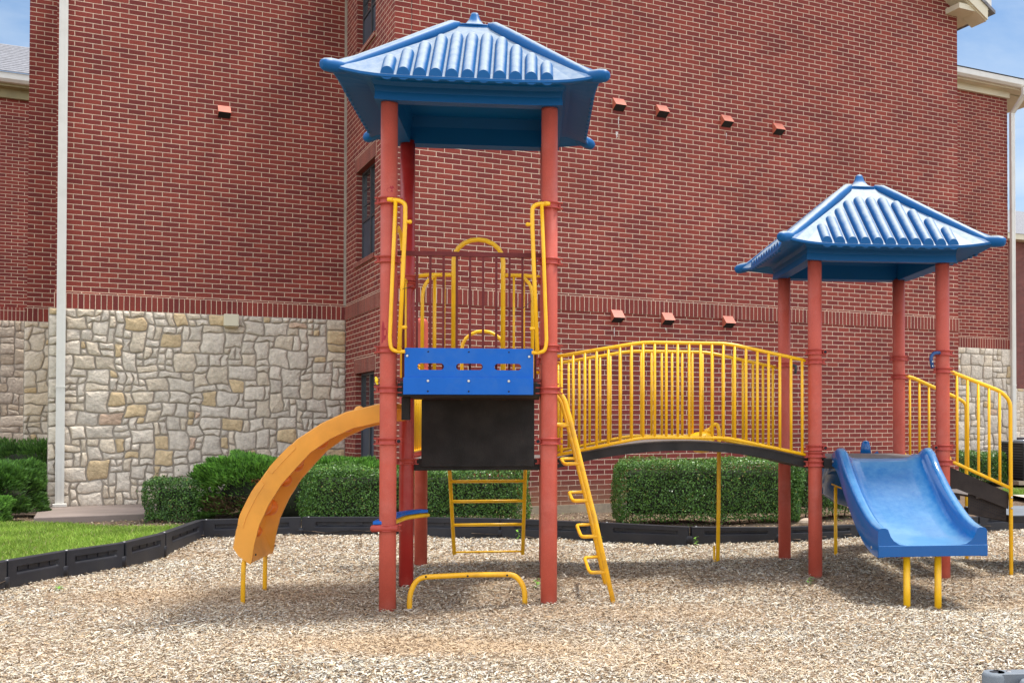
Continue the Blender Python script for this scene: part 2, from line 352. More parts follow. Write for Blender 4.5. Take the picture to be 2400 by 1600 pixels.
class MB:
    def __init__(self):
        self.v, self.f, self.s, self.c = [], [], [], []
    def add(self, vs, fs, smooth=False, col=None):
        o = len(self.v)
        self.v += [tuple(p) for p in vs]
        self.f += [tuple(i + o for i in f) for f in fs]
        self.s += [smooth] * len(fs)
        if col is not None: self.c += [col] * len(fs)
        return self
    def box(self, a, b):
        (x0, y0, z0), (x1, y1, z1) = a, b
        v = [(x0, y0, z0), (x1, y0, z0), (x1, y1, z0), (x0, y1, z0), (x0, y0, z1), (x1, y0, z1), (x1, y1, z1), (x0, y1, z1)]
        f = [(0, 3, 2, 1), (4, 5, 6, 7), (0, 1, 5, 4), (1, 2, 6, 5), (2, 3, 7, 6), (3, 0, 4, 7)]
        return self.add(v, f)
    def prism(self, poly, axis, lo, hi, smooth=False):
        """polygon given in the two other axes, extruded along axis from lo to hi"""
        n = len(poly)
        def mk(p, t):
            if axis == 'y': return (p[0], t, p[1])
            if axis == 'x': return (t, p[0], p[1])
            return (p[0], p[1], t)
        v = [mk(p, lo) for p in poly] + [mk(p, hi) for p in poly]
        self.add(v, [tuple(range(n))[::-1], tuple(range(n, 2 * n))])
        self.f += []
        o = len(self.v) - 2 * n
        for i in range(n):
            j = (i + 1) % n
            self.f.append((o + i, o + j, o + n + j, o + n + i)); self.s.append(smooth)
        return self
    def tube(self, pts, r, seg=10, fillet=0.0, closed=False, ends=True):
        P = [Vector(p) for p in pts]
        if fillet > 0 and len(P) > 2:
            Q = [P[0]]
            for i in range(1, len(P) - 1):
                a, b, c = P[i - 1], P[i], P[i + 1]
                d1, d2 = (a - b), (c - b)
                t = min(fillet, d1.length * 0.49, d2.length * 0.49)
                p1, p2 = b + d1.normalized() * t, b + d2.normalized() * t
                for k in range(6):
                    u = k / 5
                    Q.append(p1 * (1 - u) ** 2 + b * 2 * u * (1 - u) + p2 * u * u)
            Q.append(P[-1]); P = Q
        n = len(P)
        rr = r if hasattr(r, '__len__') else [r] * n
        T = []
        for i in range(n):
            if closed: d = P[(i + 1) % n] - P[i - 1]
            else: d = P[min(i + 1, n - 1)] - P[max(i - 1, 0)]
            T.append(d.normalized())
        up = Vector((0, 0, 1)) if abs(T[0].z) < 0.9 else Vector((0, 1, 0))
        N0 = (up - T[0] * up.dot(T[0])).normalized()
        vs = []
        for i in range(n):
            N0 = (N0 - T[i] * N0.dot(T[i])).normalized()
            B0 = T[i].cross(N0)
            for k in range(seg):
                a = 2 * math.pi * k / seg
                vs.append(P[i] + (N0 * math.cos(a) + B0 * math.sin(a)) * rr[i])
        fs = []
        for i in range(n if closed else n - 1):
            j = (i + 1) % n
            for k in range(seg):
                l = (k + 1) % seg
                fs.append((i * seg + k, i * seg + l, j * seg + l, j * seg + k))
        self.add(vs, fs, True)
        if ends and not closed:
            o = len(self.v) - len(vs)
            self.f.append(tuple(o + k for k in range(seg))[::-1]); self.s.append(False)
            self.f.append(tuple(o + (n - 1) * seg + k for k in range(seg))); self.s.append(False)
        return self
    def lathe(self, prof, seg=24, origin=(0, 0, 0), axis='z', smooth=True):
        ox, oy, oz = origin
        vs, fs = [], []
        for (r, h) in prof:
            for k in range(seg):
                a = 2 * math.pi * k / seg
                c, s = math.cos(a) * r, math.sin(a) * r
                if axis == 'z': vs.append((ox + c, oy + s, oz + h))
                elif axis == 'y': vs.append((ox + c, oy + h, oz - s))
                else: vs.append((ox + h, oy + c, oz + s))
        for i in range(len(prof) - 1):
            for k in range(seg):
                l = (k + 1) % seg
                fs.append((i * seg + k, i * seg + l, (i + 1) * seg + l, (i + 1) * seg + k))
        self.add(vs, fs, smooth)
        o = len(self.v) - len(vs)
        self.f.append(tuple(o + k for k in range(seg))[::-1]); self.s.append(False)
        self.f.append(tuple(o + (len(prof) - 1) * seg + k for k in range(seg))); self.s.append(False)
        return self
    def ball(self, c, r, sx=1, sy=1, sz=1, nu=14, nv=8):
        vs, fs = [], []
        for i in range(nv + 1):
            t = math.pi * i / nv
            for k in range(nu):
                a = 2 * math.pi * k / nu
                vs.append((c[0] + r * sx * math.sin(t) * math.cos(a), c[1] + r * sy * math.sin(t) * math.sin(a), c[2] + r * sz * math.cos(t)))
        for i in range(nv):
            for k in range(nu):
                l = (k + 1) % nu
                fs.append((i * nu + k, (i + 1) * nu + k, (i + 1) * nu + l, i * nu + l))
        return self.add(vs, fs, True)
    def build(self, name, mat, parent=None, bevel=0.0, loc=None, rz=None, subsurf=0, weld=False):
        me = bpy.data.meshes.new(name)
        me.from_pydata(self.v, [], self.f)
        me.polygons.foreach_set('use_smooth', self.s)
        me.materials.append(mat)
        if self.c:
            a = me.color_attributes.new('Col', 'FLOAT_COLOR', 'CORNER')
            cols = []
            for f, c in zip(self.f, self.c): cols += list((*c, 1.0)) * len(f)
            a.data.foreach_set('color', cols)
        me.update()
        o = bpy.data.objects.new(name, me)
        C.objects.link(o)
        if parent: o.parent = parent
        if loc is not None: o.location = loc
        if rz is not None: o.rotation_euler = (0, 0, rz)
        if weld:
            w = o.modifiers.new('weld', 'WELD'); w.merge_threshold = 0.0005
        if bevel > 0:
            bv = o.modifiers.new('bevel', 'BEVEL'); bv.width = bevel; bv.segments = 2; bv.limit_method = 'ANGLE'; bv.angle_limit = R(40)
        if subsurf:
            ss = o.modifiers.new('subsurf', 'SUBSURF'); ss.levels = subsurf; ss.render_levels = subsurf
        return o

def copy_tree(o, parent=None):
    c = o.copy(); C.objects.link(c); c.parent = parent
    for ch in [x for x in list(bpy.data.objects) if x.parent == o]:
        copy_tree(ch, c)
    return c

def quads_mesh(name, verts, faces_per, mat, cols, parent=None, smooth=False):
    """verts: (n,k,3) numpy; faces_per: faces inside one piece; cols: (n,3)"""
    n, k, _ = verts.shape
    fl = []
    for f in faces_per: fl.append(np.array(f))
    me = bpy.data.meshes.new(name)
    me.vertices.add(n * k); me.vertices.foreach_set('co', verts.reshape(-1).astype(np.float32))
    base = (np.arange(n) * k)[:, None]
    loops = np.concatenate([base + f[None, :] for f in fl], axis=1)
    sizes = np.array([len(f) for f in fl]); per = sizes.sum()
    me.loops.add(n * per); me.loops.foreach_set('vertex_index', loops.reshape(-1).astype(np.int32))
    st = np.concatenate([[0], np.cumsum(sizes)[:-1]])
    starts = (np.arange(n)[:, None] * per + st[None, :]).reshape(-1)
    me.polygons.add(n * len(fl)); me.polygons.foreach_set('loop_start', starts.astype(np.int32))
    me.polygons.foreach_set('loop_total', np.tile(sizes, n).astype(np.int32))
    me.update(calc_edges=True)
    if smooth: me.polygons.foreach_set('use_smooth', np.ones(n * len(fl), bool))
    a = me.color_attributes.new('Col', 'FLOAT_COLOR', 'POINT')
    cc = np.ones((n, k, 4), np.float32); cc[:, :, :3] = cols[:, None, :]
    a.data.foreach_set('color', cc.reshape(-1))
    me.materials.append(mat)
    o = bpy.data.objects.new(name, me); C.objects.link(o)
    if parent: o.parent = parent
    return o

def vnoise(x, y, seed=0):
    x0, y0 = np.floor(x), np.floor(y)
    def h(i, j):
        v = np.sin(i * 127.1 + j * 311.7 + seed * 74.7) * 43758.5453
        return v - np.floor(v)
    fx, fy = x - x0, y - y0
    fx = fx * fx * (3 - 2 * fx); fy = fy * fy * (3 - 2 * fy)
    return (h(x0, y0) * (1 - fx) + h(x0 + 1, y0) * fx) * (1 - fy) + (h(x0, y0 + 1) * (1 - fx) + h(x0 + 1, y0 + 1) * fx) * fy

def mulch_h(x, y):
    x = np.asarray(x, float); y = np.asarray(y, float)
    h = (vnoise(x * 0.8, y * 0.8, 1) - 0.5) * 0.05 + (vnoise(x * 2.3, y * 2.3, 2) - 0.5) * 0.025
    h = h - 0.075 * np.exp(-((x - 2.1) ** 2 / 0.8 + (y - 8.7) ** 2 / 0.35))      # hollow at the slide's exit
    h = h - 0.04 * np.exp(-((x + 1.6) ** 2 / 0.5 + (y - 8.6) ** 2 / 0.3))
    h = h - 0.03 * np.clip((x - 0.3) / 3, 0, 1)
    return h - 0.005

# ------------------------------------------------------------------ ground
def sheet(name, poly, z, mat):
    m = MB(); m.add([(x, y, z) for x, y in poly], [tuple(range(len(poly)))])
    return tag(m.build(name, mat), kind='structure')
sheet('ground', [(-400, -200), (400, -200), (400, 600), (-400, 600)], -0.16, M['soil'])

border_nodes = [(-5.66, 7.1), (-5.64, 8.22), (-5.60, 9.12), (-5.50, 9.83), (-5.33, 10.55), (-5.36, 11.45), (-5.62, 12.98),
                (-4.52, 13.36), (-3.30, 13.36), (-2.03, 13.18), (-0.80, 12.80), (0.25, 12.62), (1.30, 12.95), (2.35, 13.45),
                (3.20, 13.88), (4.05, 14.25), (4.95, 14.62), (6.05, 15.0), (7.2, 15.3)]
border_top = [.24, .24, .24, .24, .235, .235, .24, .24, .24, .235, .225, .19, .155, .14, .16, .17, .18, .18, .18]

gx = np.linspace(-6.2, 8.2, 150); gy = np.linspace(3.0, 15.6, 132)
X, Y = np.meshgrid(gx, gy); Z = mulch_h(X, Y)
mb = MB()
mb.v = list(zip(X.ravel().tolist(), Y.ravel().tolist(), Z.ravel().tolist()))
nx = len(gx)
from bisect import bisect
def border_y(x):
    pts = border_nodes[6:]
    for (x0, y0), (x1, y1) in zip(pts, pts[1:]):
        if x0 <= x <= x1: return y0 + (y1 - y0) * (x - x0) / (x1 - x0)
    return pts[0][1] if x < pts[0][0] else pts[-1][1]
def border_x(y):
    pts = border_nodes[:7]
    for (x0, y0), (x1, y1) in zip(pts, pts[1:]):
        if y0 <= y <= y1: return x0 + (x1 - x0) * (y - y0) / (y1 - y0)
    return pts[0][0] if y < pts[0][1] else pts[-1][0]
for j in range(len(gy) - 1):
    for i in range(nx - 1):
        cx_, cy_ = (gx[i] + gx[i + 1]) / 2, (gy[j] + gy[j + 1]) / 2
        if cx_ > border_x(cy_) - 0.06 and cy_ < border_y(cx_) + 0.06:
            mb.f.append((j * nx + i, j * nx + i + 1, (j + 1) * nx + i + 1, (j + 1) * nx + i)); mb.s.append(True)
tag(mb.build('mulch_ground', M['mulch']), kind='structure')

# soil bed between the border and the building, a gently rough strip
def strip_ground(name, x0, x1, y0, y1, nx_, ny_, zf, mat, keep=lambda x, y: True):
    m = MB(); xs = np.linspace(x0, x1, nx_); ys = np.linspace(y0, y1, ny_)
    m.v = [(float(x), float(y), float(zf(x, y))) for y in ys for x in xs]
    for j in range(ny_ - 1):
        for i in range(nx_ - 1):
            if keep((xs[i] + xs[i + 1]) / 2, (ys[j] + ys[j + 1]) / 2):
                m.f.append((j * nx_ + i, j * nx_ + i + 1, (j + 1) * nx_ + i + 1, (j + 1) * nx_ + i)); m.s.append(True)
    return tag(m.build(name, mat), kind='structure')
def behind(x, y):
    return y > border_y(x) - 0.02 if x > -5.62 else (x < border_x(y) + 0.02)
def soil_z(x, y):
    base = 0.07 if x < -2.5 else (0.07 - 0.08 * min(1, (x + 2.5) / 2.0))
    if x > 1: base += 0.03 * min(1.5, (x - 1))
    return base + 0.04 * (float(vnoise(np.array(x * 3.1), np.array(y * 3.1), 5)) - 0.5) + 0.03 * (float(vnoise(np.array(x * 9.), np.array(y * 9.), 6)) - 0.5)
strip_ground('soil_ground', -14, 14, 6.0, 26, 170, 130, soil_z, M['soil'], behind)
# lawns
def lawn_zone(x, y):
    return x < border_x(y) - 0.10 and y < 13.25 + 0.10 * math.sin(x * 3) + max(0, (-6.3 - x)) * 0.25 and x < -5.72 and y < 14.0
strip_ground('lawn_ground', -13, -5.5, 6.0, 14.6, 90, 90, lambda x, y: 0.115 + 0.02 * math.sin(x * 2 + y), M['lawn'], lawn_zone)
sheet('far_lawn', [(6.0, 16.4), (16, 18.5), (16, 22.6), (6.0, 20.6)], 0.125, M['lawn'])
sheet('walkway', [(6.0, 17.7), (16, 19.9), (16, 21.2), (6.0, 19.0)], 0.135, simple('walkway_concrete', (0.50, 0.42, 0.33), rough=0.9, var=0.08, scale=3))

# ------------------------------------------------------------------ wood chips
def chip_cloud():
    out = []
    zones = [(4.6, 6.3, 8200), (6.3, 7.6, 7200), (7.6, 9.2, 5400), (9.2, 11.3, 3800), (11.3, 14.9, 2600)]
    for y0, y1, dens in zones:
        xl, xr = -0.66 * y1 - 0.6, 0.36 * y1 + 1.0
        n = int((y1 - y0) * (xr - xl) * dens)
        out.append(np.stack([rng.uniform(xl, xr, n), rng.uniform(y0, y1, n)], 1))
    P = np.concatenate(out)
    bx = np.array([border_x(v) for v in np.linspace(4, 15, 400)]); by = np.array([border_y(v) for v in np.linspace(-7, 8, 600)])
    kx = np.interp(P[:, 1], np.linspace(4, 15, 400), bx); ky = np.interp(P[:, 0], np.linspace(-7, 8, 600), by)
    P = P[(P[:, 0] > kx + 0.03) & (P[:, 1] < ky - 0.03)]
    n = len(P)
    L = rng.lognormal(math.log(0.0215), 0.50, n).clip(0.007, 0.080)
    W = (rng.lognormal(math.log(0.0058), 0.42, n)).clip(0.002, 0.018)
    far = np.clip((P[:, 1] - 8) / 5, 0, 1)
    L *= 1 + 0.25 * far; W *= 1 + 0.5 * far
    yaw = rng.uniform(0, 2 * math.pi, n); pit = rng.normal(0, 0.20, n); rol = rng.normal(0, 0.36, n)
    d = np.stack([np.cos(yaw) * np.cos(pit), np.sin(yaw) * np.cos(pit), np.sin(pit)], 1)
    s0 = np.stack([-np.sin(yaw), np.cos(yaw), np.zeros(n)], 1)
    up = np.cross(d, s0)
    s = s0 * np.cos(rol)[:, None] + up * np.sin(rol)[:, None]
    nn = np.cross(d, s)
    z = mulch_h(P[:, 0], P[:, 1]) + rng.uniform(0.0, 0.016, n) + np.abs(np.sin(pit)) * L * 0.35
    c = np.stack([P[:, 0], P[:, 1], z], 1)
    bend = (rng.uniform(-0.10, 0.16, n) * L)[:, None]
    tp = rng.uniform(0.25, 1.0, (n, 1)); tq = rng.uniform(0.25, 1.0, (n, 1))
    hw = (W / 2)[:, None]; hl = (L / 2)[:, None]
    V = np.stack([c - d * hl - s * hw * tp, c - d * hl * rng.uniform(0.8, 1, (n, 1)) + s * hw * tp, c + nn * bend - s * hw, c + nn * bend + s * hw,
                  c + d * hl - s * hw * tq, c + d * hl * rng.uniform(0.8, 1, (n, 1)) + s * hw * tq], 1)
    pal = np.array([[0.70, 0.62, 0.50], [0.60, 0.50, 0.375], [0.60, 0.56, 0.51], [0.42, 0.39, 0.36], [0.50, 0.355, 0.22],
                    [0.28, 0.19, 0.12], [0.13, 0.095, 0.07], [0.84, 0.77, 0.66], [0.04, 0.035, 0.035]])
    pr = np.array([.18, .16, .16, .13, .10, .10, .08, .06, .03]); pr /= pr.sum()
    col = pal[rng.choice(len(pal), n, p=pr)] * rng.uniform(0.74, 1.08, (n, 1)) * np.array([0.965, 1.0, 0.975])
    # browner, darker patches: broad spots by the towers plus noise
    px, py = P[:, 0], P[:, 1]
    pat = vnoise(px * 0.9, py * 1.4, 9) * 0.6 + vnoise(px * 2.4, py * 3.5, 10) * 0.4
    brown_spots = np.exp(-((px + 1.5) ** 2 / 2.6 + (py - 8.3) ** 2 / 0.8)) + 0.9 * np.exp(-((px - 1.9) ** 2 / 5.0 + (py - 9.3) ** 2 / 0.7)) \
        + 0.5 * np.exp(-((px + 0.4) ** 2 / 2.0 + (py - 7.5) ** 2 / 0.35))
    k = np.clip(0.55 * brown_spots + (pat - 0.52) * 0.8, 0, 0.75)[:, None]
    col = col * (1 - k) + col * np.array([0.56, 0.44, 0.36]) * k
    sand = (np.exp(-((px + 3.4) ** 2 / 1.6 + (py - 8.9) ** 2 / 0.5)) * 0.45 + np.exp(-((px + 1.7) ** 2 / 1.8 + (py - 6.9) ** 2 / 0.16)) * 0.5
            + np.exp(-((px - 0.1) ** 2 / 1.0 + (py - 6.25) ** 2 / 0.12)) * 0.4 + np.clip(vnoise(px * 0.7 + 4, py * 1.5, 21) - 0.6, 0, 1) * 0.8)
    sand = np.clip(sand * 1.35, 0, 0.78)[:, None]
    col = col * (1 - sand) + np.array([0.50, 0.355, 0.215]) * sand
    o = quads_mesh('wood_chips', V, [(0, 2, 3, 1), (2, 4, 5, 3)], M['chip'], col)
    return tag(o, 'loose pale wood chip mulch covering the playground floor', 'wood chips', kind='stuff')
chip_cloud()

# grass blades on the lawn
def grass(name, pts, z, label, hmin=0.03, hmax=0.075):
    n = len(pts)
    yaw = rng.uniform(0, 2 * math.pi, n); h = rng.uniform(hmin, hmax, n); w = rng.uniform(0.003, 0.006, n)
    lean = rng.normal(0, 0.35, (n, 2))
    c = np.stack([pts[:, 0], pts[:, 1], np.full(n, z)], 1)
    s = np.stack([np.cos(yaw) * w, np.sin(yaw) * w, np.zeros(n)], 1)
    mid = c + np.stack([lean[:, 0] * h * 0.3, lean[:, 1] * h * 0.3, h * 0.6], 1)
    tip = c + np.stack([lean[:, 0] * h, lean[:, 1] * h, h], 1)
    V = np.stack([c - s, c + s, mid - s * 0.7, mid + s * 0.7, tip], 1)
    g = rng.uniform(0, 1, (n, 1))
    tnt = 0.75 + 0.6 * vnoise(pts[:, 0] * 2.2, pts[:, 1] * 2.2, 31)[:, None]
    col = (np.array([0.14, 0.26, 0.025]) * (1 - g) + np.array([0.33, 0.45, 0.07]) * g) * tnt
    dead = rng.uniform(0, 1, n) < 0.05; col[dead] = (0.36, 0.30, 0.14)
    return tag(quads_mesh(name, V, [(0, 1, 3, 2), (2, 3, 4)], M['grass'], col), label, 'grass', kind='stuff')
gp = np.stack([rng.uniform(-9.6, -5.6, 110000), rng.uniform(8.0, 14.0, 110000)], 1)
keep = np.array([lawn_zone(a, b) for a, b in gp])
grass('lawn_grass', gp[keep], 0.10, 'short bright green lawn grass left of the playground border')
gp2 = np.stack([rng.uniform(6.2, 12, 26000), rng.uniform(16.6, 21.8, 26000)], 1)
yy = gp2[:, 1] - 0.22 * (gp2[:, 0] - 6)
gp2 = gp2[((yy > 16.4) & (yy < 17.65)) | ((yy > 19.05) & (yy < 20.5))]
grass('verge_grass', gp2, 0.125, 'strip of green grass beside the far walkway', 0.03, 0.07)

# leaf litter on the soil
lp = np.stack([rng.uniform(-9, 5.5, 26000), rng.uniform(12.4, 16.5, 26000)], 1)
lk = np.array([behind(a, b) and not lawn_zone(a, b) for a, b in lp]); lp = lp[lk]; n = len(lp)
yaw = rng.uniform(0, 6.28, n); L_ = rng.uniform(0.008, 0.022, n)
zc = np.array([soil_z(a, b) for a, b in lp]) + 0.006
d = np.stack([np.cos(yaw), np.sin(yaw), rng.normal(0, .3, n)], 1) * L_[:, None]; s = np.stack([-np.sin(yaw), np.cos(yaw), rng.normal(0, .3, n)], 1) * (L_ * 0.5)[:, None]
c = np.stack([lp[:, 0], lp[:, 1], zc], 1)
pal = np.array([[.36, .24, .13], [.22, .13, .07], [.45, .34, .22], [.12, .08, .05], [.5, .42, .3], [.16, .2, .06]])
tag(quads_mesh('leaf_litter', np.stack([c - d, c + s, c + d, c - s], 1), [(0, 1, 2, 3)], M['chip'], pal[rng.integers(0, 6, n)]),
    'dry brown leaf litter scattered on the soil under the hedges', 'leaf litter', kind='stuff')

# ------------------------------------------------------------------ building
PSI = R(28.2)
BO = (-3.846, 15.071, 0.0)
bld = empty('apartment_building', BO, PSI)
tag(bld, 'red brick apartment building with pale rubble stone base behind the playground', 'building')

def stone_wall(name, w, h, parent, loc, rz, seed, cell=0.100, tint=(1, 1, 1), label=None):
    """rubble facing in local x (along) / z (up), outward = -y"""
    rnd = random.Random(seed)
    nx_, nz_ = max(2, round(w / cell)), max(2, round(h / cell))
    cx_, cz_ = w / nx_, h / nz_
    occ = [[False] * nz_ for _ in range(nx_)]
    def J(i, j):
        q = random.Random(i * 7919 + j * 104729 + seed * 31)
        wx, wz = i * cx_, j * cz_
        a = (float(vnoise(np.array(wx * 2.9 + seed), np.array(wz * 4.1), seed)) - .5) * 0.085 + q.uniform(-1, 1) * 0.019
        b = (float(vnoise(np.array(wx * 2.6), np.array(wz * 3.3 + seed), seed + 50)) - .5) * 0.075 + q.uniform(-1, 1) * 0.018
        if i in (0, nx_): a = 0
        if j in (0, nz_): b = 0
        return (i * cx_ + a, j * cz_ + b)
    sizes = [(1, 1), (2, 1), (2, 2), (2, 2), (3, 2), (3, 2), (2, 3), (3, 3), (1, 2), (4, 2), (3, 1), (2, 1), (3, 2), (1, 1), (1, 2), (2, 1)]
    m = MB()
    m.box((0, 0.0, 0), (w, 0.05, h))
    mort = m.build(name + '_mortar', M['mortar'], parent, loc=loc, rz=rz)
    mort.name = 'mortar'
    m = MB()
    order = [(i, j) for j in range(nz_) for i in range(nx_)]
    for (i, j) in order:
        if occ[i][j]: continue
        cand = sizes[:]; rnd.shuffle(cand); cand.append((1, 1))
        for (a, b) in cand:
            if i + a > nx_ or j + b > nz_: continue
            if all(not occ[i + p][j + q] for p in range(a) for q in range(b)): break
        else: a = b = 1
        for p in range(a):
            for q in range(b): occ[i + p][j + q] = True
        poly = [J(i + p, j) for p in range(a)] + [J(i + a, j + q) for q in range(b)] + \
               [J(i + a - p, j + b) for p in range(a)] + [J(i, j + b - q) for q in range(b)]
        cxm = sum(p[0] for p in poly) / len(poly); czm = sum(p[1] for p in poly) / len(poly)
        g = 0.011
        pp = []
        for (x, z) in poly:
            dx, dz = x - cxm, z - czm; dl = math.hypot(dx, dz) or 1
            pp.append((x - dx / dl * g * 1.25, z - dz / dl * g * 1.25))
        for _ in range(2):
            q2 = []
            for k in range(len(pp)):
                p, q = pp[k], pp[(k + 1) % len(pp)]
                q2 += [(p[0] * .84 + q[0] * .16, p[1] * .84 + q[1] * .16), (p[0] * .16 + q[0] * .84, p[1] * .16 + q[1] * .84)]
            pp = q2
        n = len(pp)
        dep = rnd.uniform(0.012, 0.028)
        tx, tz = rnd.uniform(-.04, .04), rnd.uniform(-.05, .05)
        vs = []
        for ring, (ins, y) in enumerate([(0, 0.0), (0.0, -dep * 0.72), (0.010, -dep), (0.4, -dep - 0.006)]):
            for (x, z) in pp:
                dx, dz = x - cxm, z - czm; dl = math.hypot(dx, dz) or 1
                k_ = ins / dl if ring < 3 else ins
                x2, z2 = x - dx * k_, z - dz * k_
                jit = rnd.uniform(-.0035, .0035) if ring >= 2 else 0
                vs.append((x2, y + tx * (x2 - cxm) + tz * (z2 - czm) + jit, z2))
        vs.append((cxm, -dep - 0.010, czm))
        fs = []
        for r_ in range(3):
            for k in range(n):
                l = (k + 1) % n
                fs.append((r_ * n + k, r_ * n + l, (r_ + 1) * n + l, (r_ + 1) * n + k))
        for k in range(n): fs.append((3 * n + k, 3 * n + (k + 1) % n, 4 * n))
        u = rnd.random()
        if u < 0.62: base = (0.66, 0.58, 0.475)
        elif u < 0.84: base = (0.66, 0.56, 0.43)
        elif u < 0.92: base = (0.62, 0.47, 0.28)
        elif u < 0.94: base = (0.60, 0.43, 0.31)
        else: base = (0.64, 0.565, 0.47)
        k_ = rnd.uniform(0.88, 1.10)
        m.add(vs, fs, True, tuple(min(.8, base[t] * k_ * tint[t]) for t in range(3)))
    o = m.build('stone_facing', M['stone'], parent, loc=loc, rz=rz)
    if label: o['label'] = label
    return o

# brick body (walls share one wall part; windows are real recesses in the return face)
SB, SH = 3.09, 0.2286
m = MB()
m.box((0.25, 0.0, 0.15), (10.43, 8.0, 9.0))
for (b0, b1) in ((0.0, 1.16), (2.43, 8.0)): m.box((0.0, b0, 0.15), (0.25, b1, 9.0))
for (z0, z1) in ((0.15, 0.70), (2.176, 3.93), (5.376, 7.24), (8.66, 9.0)): m.box((0.0, 1.16, z0), (0.25, 2.43, z1))
m.prism([(0.0, 9.0), (10.43, 9.0), (5.2, 12.1)], 'y', 0.0, 8.0)
m.box((-4.19, 3.24, 0.15), (0.0, 9.0, 9.0))
m.box((-4.66, 5.9, 0.1), (-4.19, 11.5, 9.0))
m.box((10.43, 3.24, 0.15), (15.0, 9.5, 9.02))
m.build('brick_wall', M['brick'], bld)
# soldier courses
def soldier(a, b, mat=None):
    return MB().box(a, b).build('soldier_course', mat or M['soldier'], bld)
soldier((-0.012, -0.012, SB), (10.442, 0.0, SB + SH))
soldier((-0.012, 0.0, SB), (0.0, 3.24, SB + SH))
soldier((-4.202, 3.200, SB), (-0.015, 3.24, SB + SH))
soldier((-4.202, 3.24, SB), (-4.19, 5.9, SB + SH))
soldier((-4.68, 5.86, SB), (-4.202, 5.9, SB + SH))
soldier((10.445, 3.20, SB), (15.0, 3.24, SB + SH))
for z in (2.176, 5.376, 8.576): soldier((-0.004, 1.05, z), (0.0, 2.54, z + 0.3) if z > 8.5 else (0.0, 2.54, z + SH))
# stone bases
stone_wall('a', 4.27, SB - 0.15, bld, (-4.27, 3.20, 0.15), 0, 3)
stone_wall('b', 0.47, SB - 0.1, bld, (-4.70, 5.86, 0.1), 0, 8, tint=(.97, .95, .92))
stone_wall('c', 2.66, SB - 0.1, bld, (-4.23, 5.86, 0.1), R(-90), 9, tint=(.97, .95, .92))
stone_wall('d', 4.6, SB - 0.2, bld, (10.43, 3.20, 0.2), 0, 14, cell=0.14)
MB().box((0.0, -0.03, -0.4), (10.43, 0.0, 0.165)).box((-0.03, -0.03, -0.4), (0.0, 3.2, 0.165)).build('foundation', M['concrete'], bld)
MB().box((-4.36, 1.25, -0.1), (-0.05, 3.20, 0.165)).build('porch_slab', M['slab'], bld, bevel=0.012)
MB().box((10.5, 2.3, 0.40), (15.1, 3.19, 0.66)).build('ledge', M['deck_brown'], bld)

# windows in the return wall
def window(z0, z1, screen_frac):
    b0, b1 = 1.16, 2.43
    fr = MB()
    t = 0.035
    x0, x1 = 0.09, 0.15
    fr.box((x0, b0, z0), (x1, b0 + t, z1)).box((x0, b1 - t, z0), (x1, b1, z1))
    fr.box((x0, b0 + t, z0), (x1, b1 - t, z0 + t)).box((x0, b0 + t, z1 - t), (x1, b1 - t, z1))
    mid = (b0 + b1) / 2
    fr.box((x0 - .01, mid - .025, z0 + t), (x1, mid + .025, z1 - t))
    zm = z0 + (z1 - z0) * screen_frac
    fr.box((x0, b0 + t, zm - .02), (x1, mid - .025, zm + .02)).box((x0, mid + .025, zm - .02), (x1, b1 - t, zm + .02))
    f = fr.build('window', M['window_frame'], bld)
    MB().box((0.125, b0 + t, z0 + t), (0.135, b1 - t, z1 - t)).build('pane', M['glass'], f)
    MB().box((0.105, b0 + t + .004, z0 + t + .004), (0.112, mid - .03, zm - .024)).box((0.105, mid + .03, z0 + t + .004), (0.112, b1 - t - .004, zm - .024)).build('insect_screen', M['screen'], f)
    MB().box((-0.03, b0 - 0.04, z0 - 0.0762), (0.10, b1 + 0.04, z0 - 0.002)).build('sill', M['soldier'], f)
    gr = MB()
    for k in range(1, 3):
        zz = zm + (z1 - t - zm) * k / 3
        gr.box((0.118, b0 + t, zz - .006), (0.124, b1 - t, zz + .006))
    gr.build('muntin', M['window_frame'], f)
for (z0, z1) in ((0.70, 2.176), (3.93, 5.376), (7.24, 8.576)): window(z0, z1, 0.46)
MB().box((0.003, 3.205, 0.2), (0.018, 3.238, 9.0)).box((-0.03, 3.180, 3.33), (0.0, 3.24, 9.0)).build('expansion_joint', M['mortar'], bld)

# vents on the walls
def vent(a, b, z, parent=bld):
    w = 0.185
    prof = [(-0.018, 0.195), (-0.135, 0.070), (0.0, -0.005), (0.0, 0.195)]
    m = MB()
    for (y0_, z0_), (y1_, z1_) in (((-0.0, 0.195), (-0.018, 0.195)), ((-0.018, 0.195), (-0.135, 0.070))):
        m.add([(-w/2, y0_, z0_), (w/2, y0_, z0_), (w/2, y1_, z1_), (-w/2, y1_, z1_)], [(0, 1, 2, 3)])
    for sx in (-w/2, w/2):
        m.add([(sx, y_, z_) for y_, z_ in prof], [(0, 1, 2, 3)])
    o = m.build('vent_hood', M['vent'], parent, loc=(a, b, z - 0.09), rz=0, weld=True)
    MB().add([(-w/2 + .006, -0.128, 0.072), (w/2 - .006, -0.128, 0.072), (w/2 - .006, -0.004, 0.004), (-w/2 + .006, -0.004, 0.004)], [(0, 1, 2, 3)]).build('vent_opening', M['dark'], o)
    return o
for a in (3.456, 4.211, 5.402, 6.414): vent(a, -0.001, 6.31)
for a in (3.43, 4.311, 5.432): vent(a, -0.001, 3.03)
vent(-1.889, 3.239, 6.29)
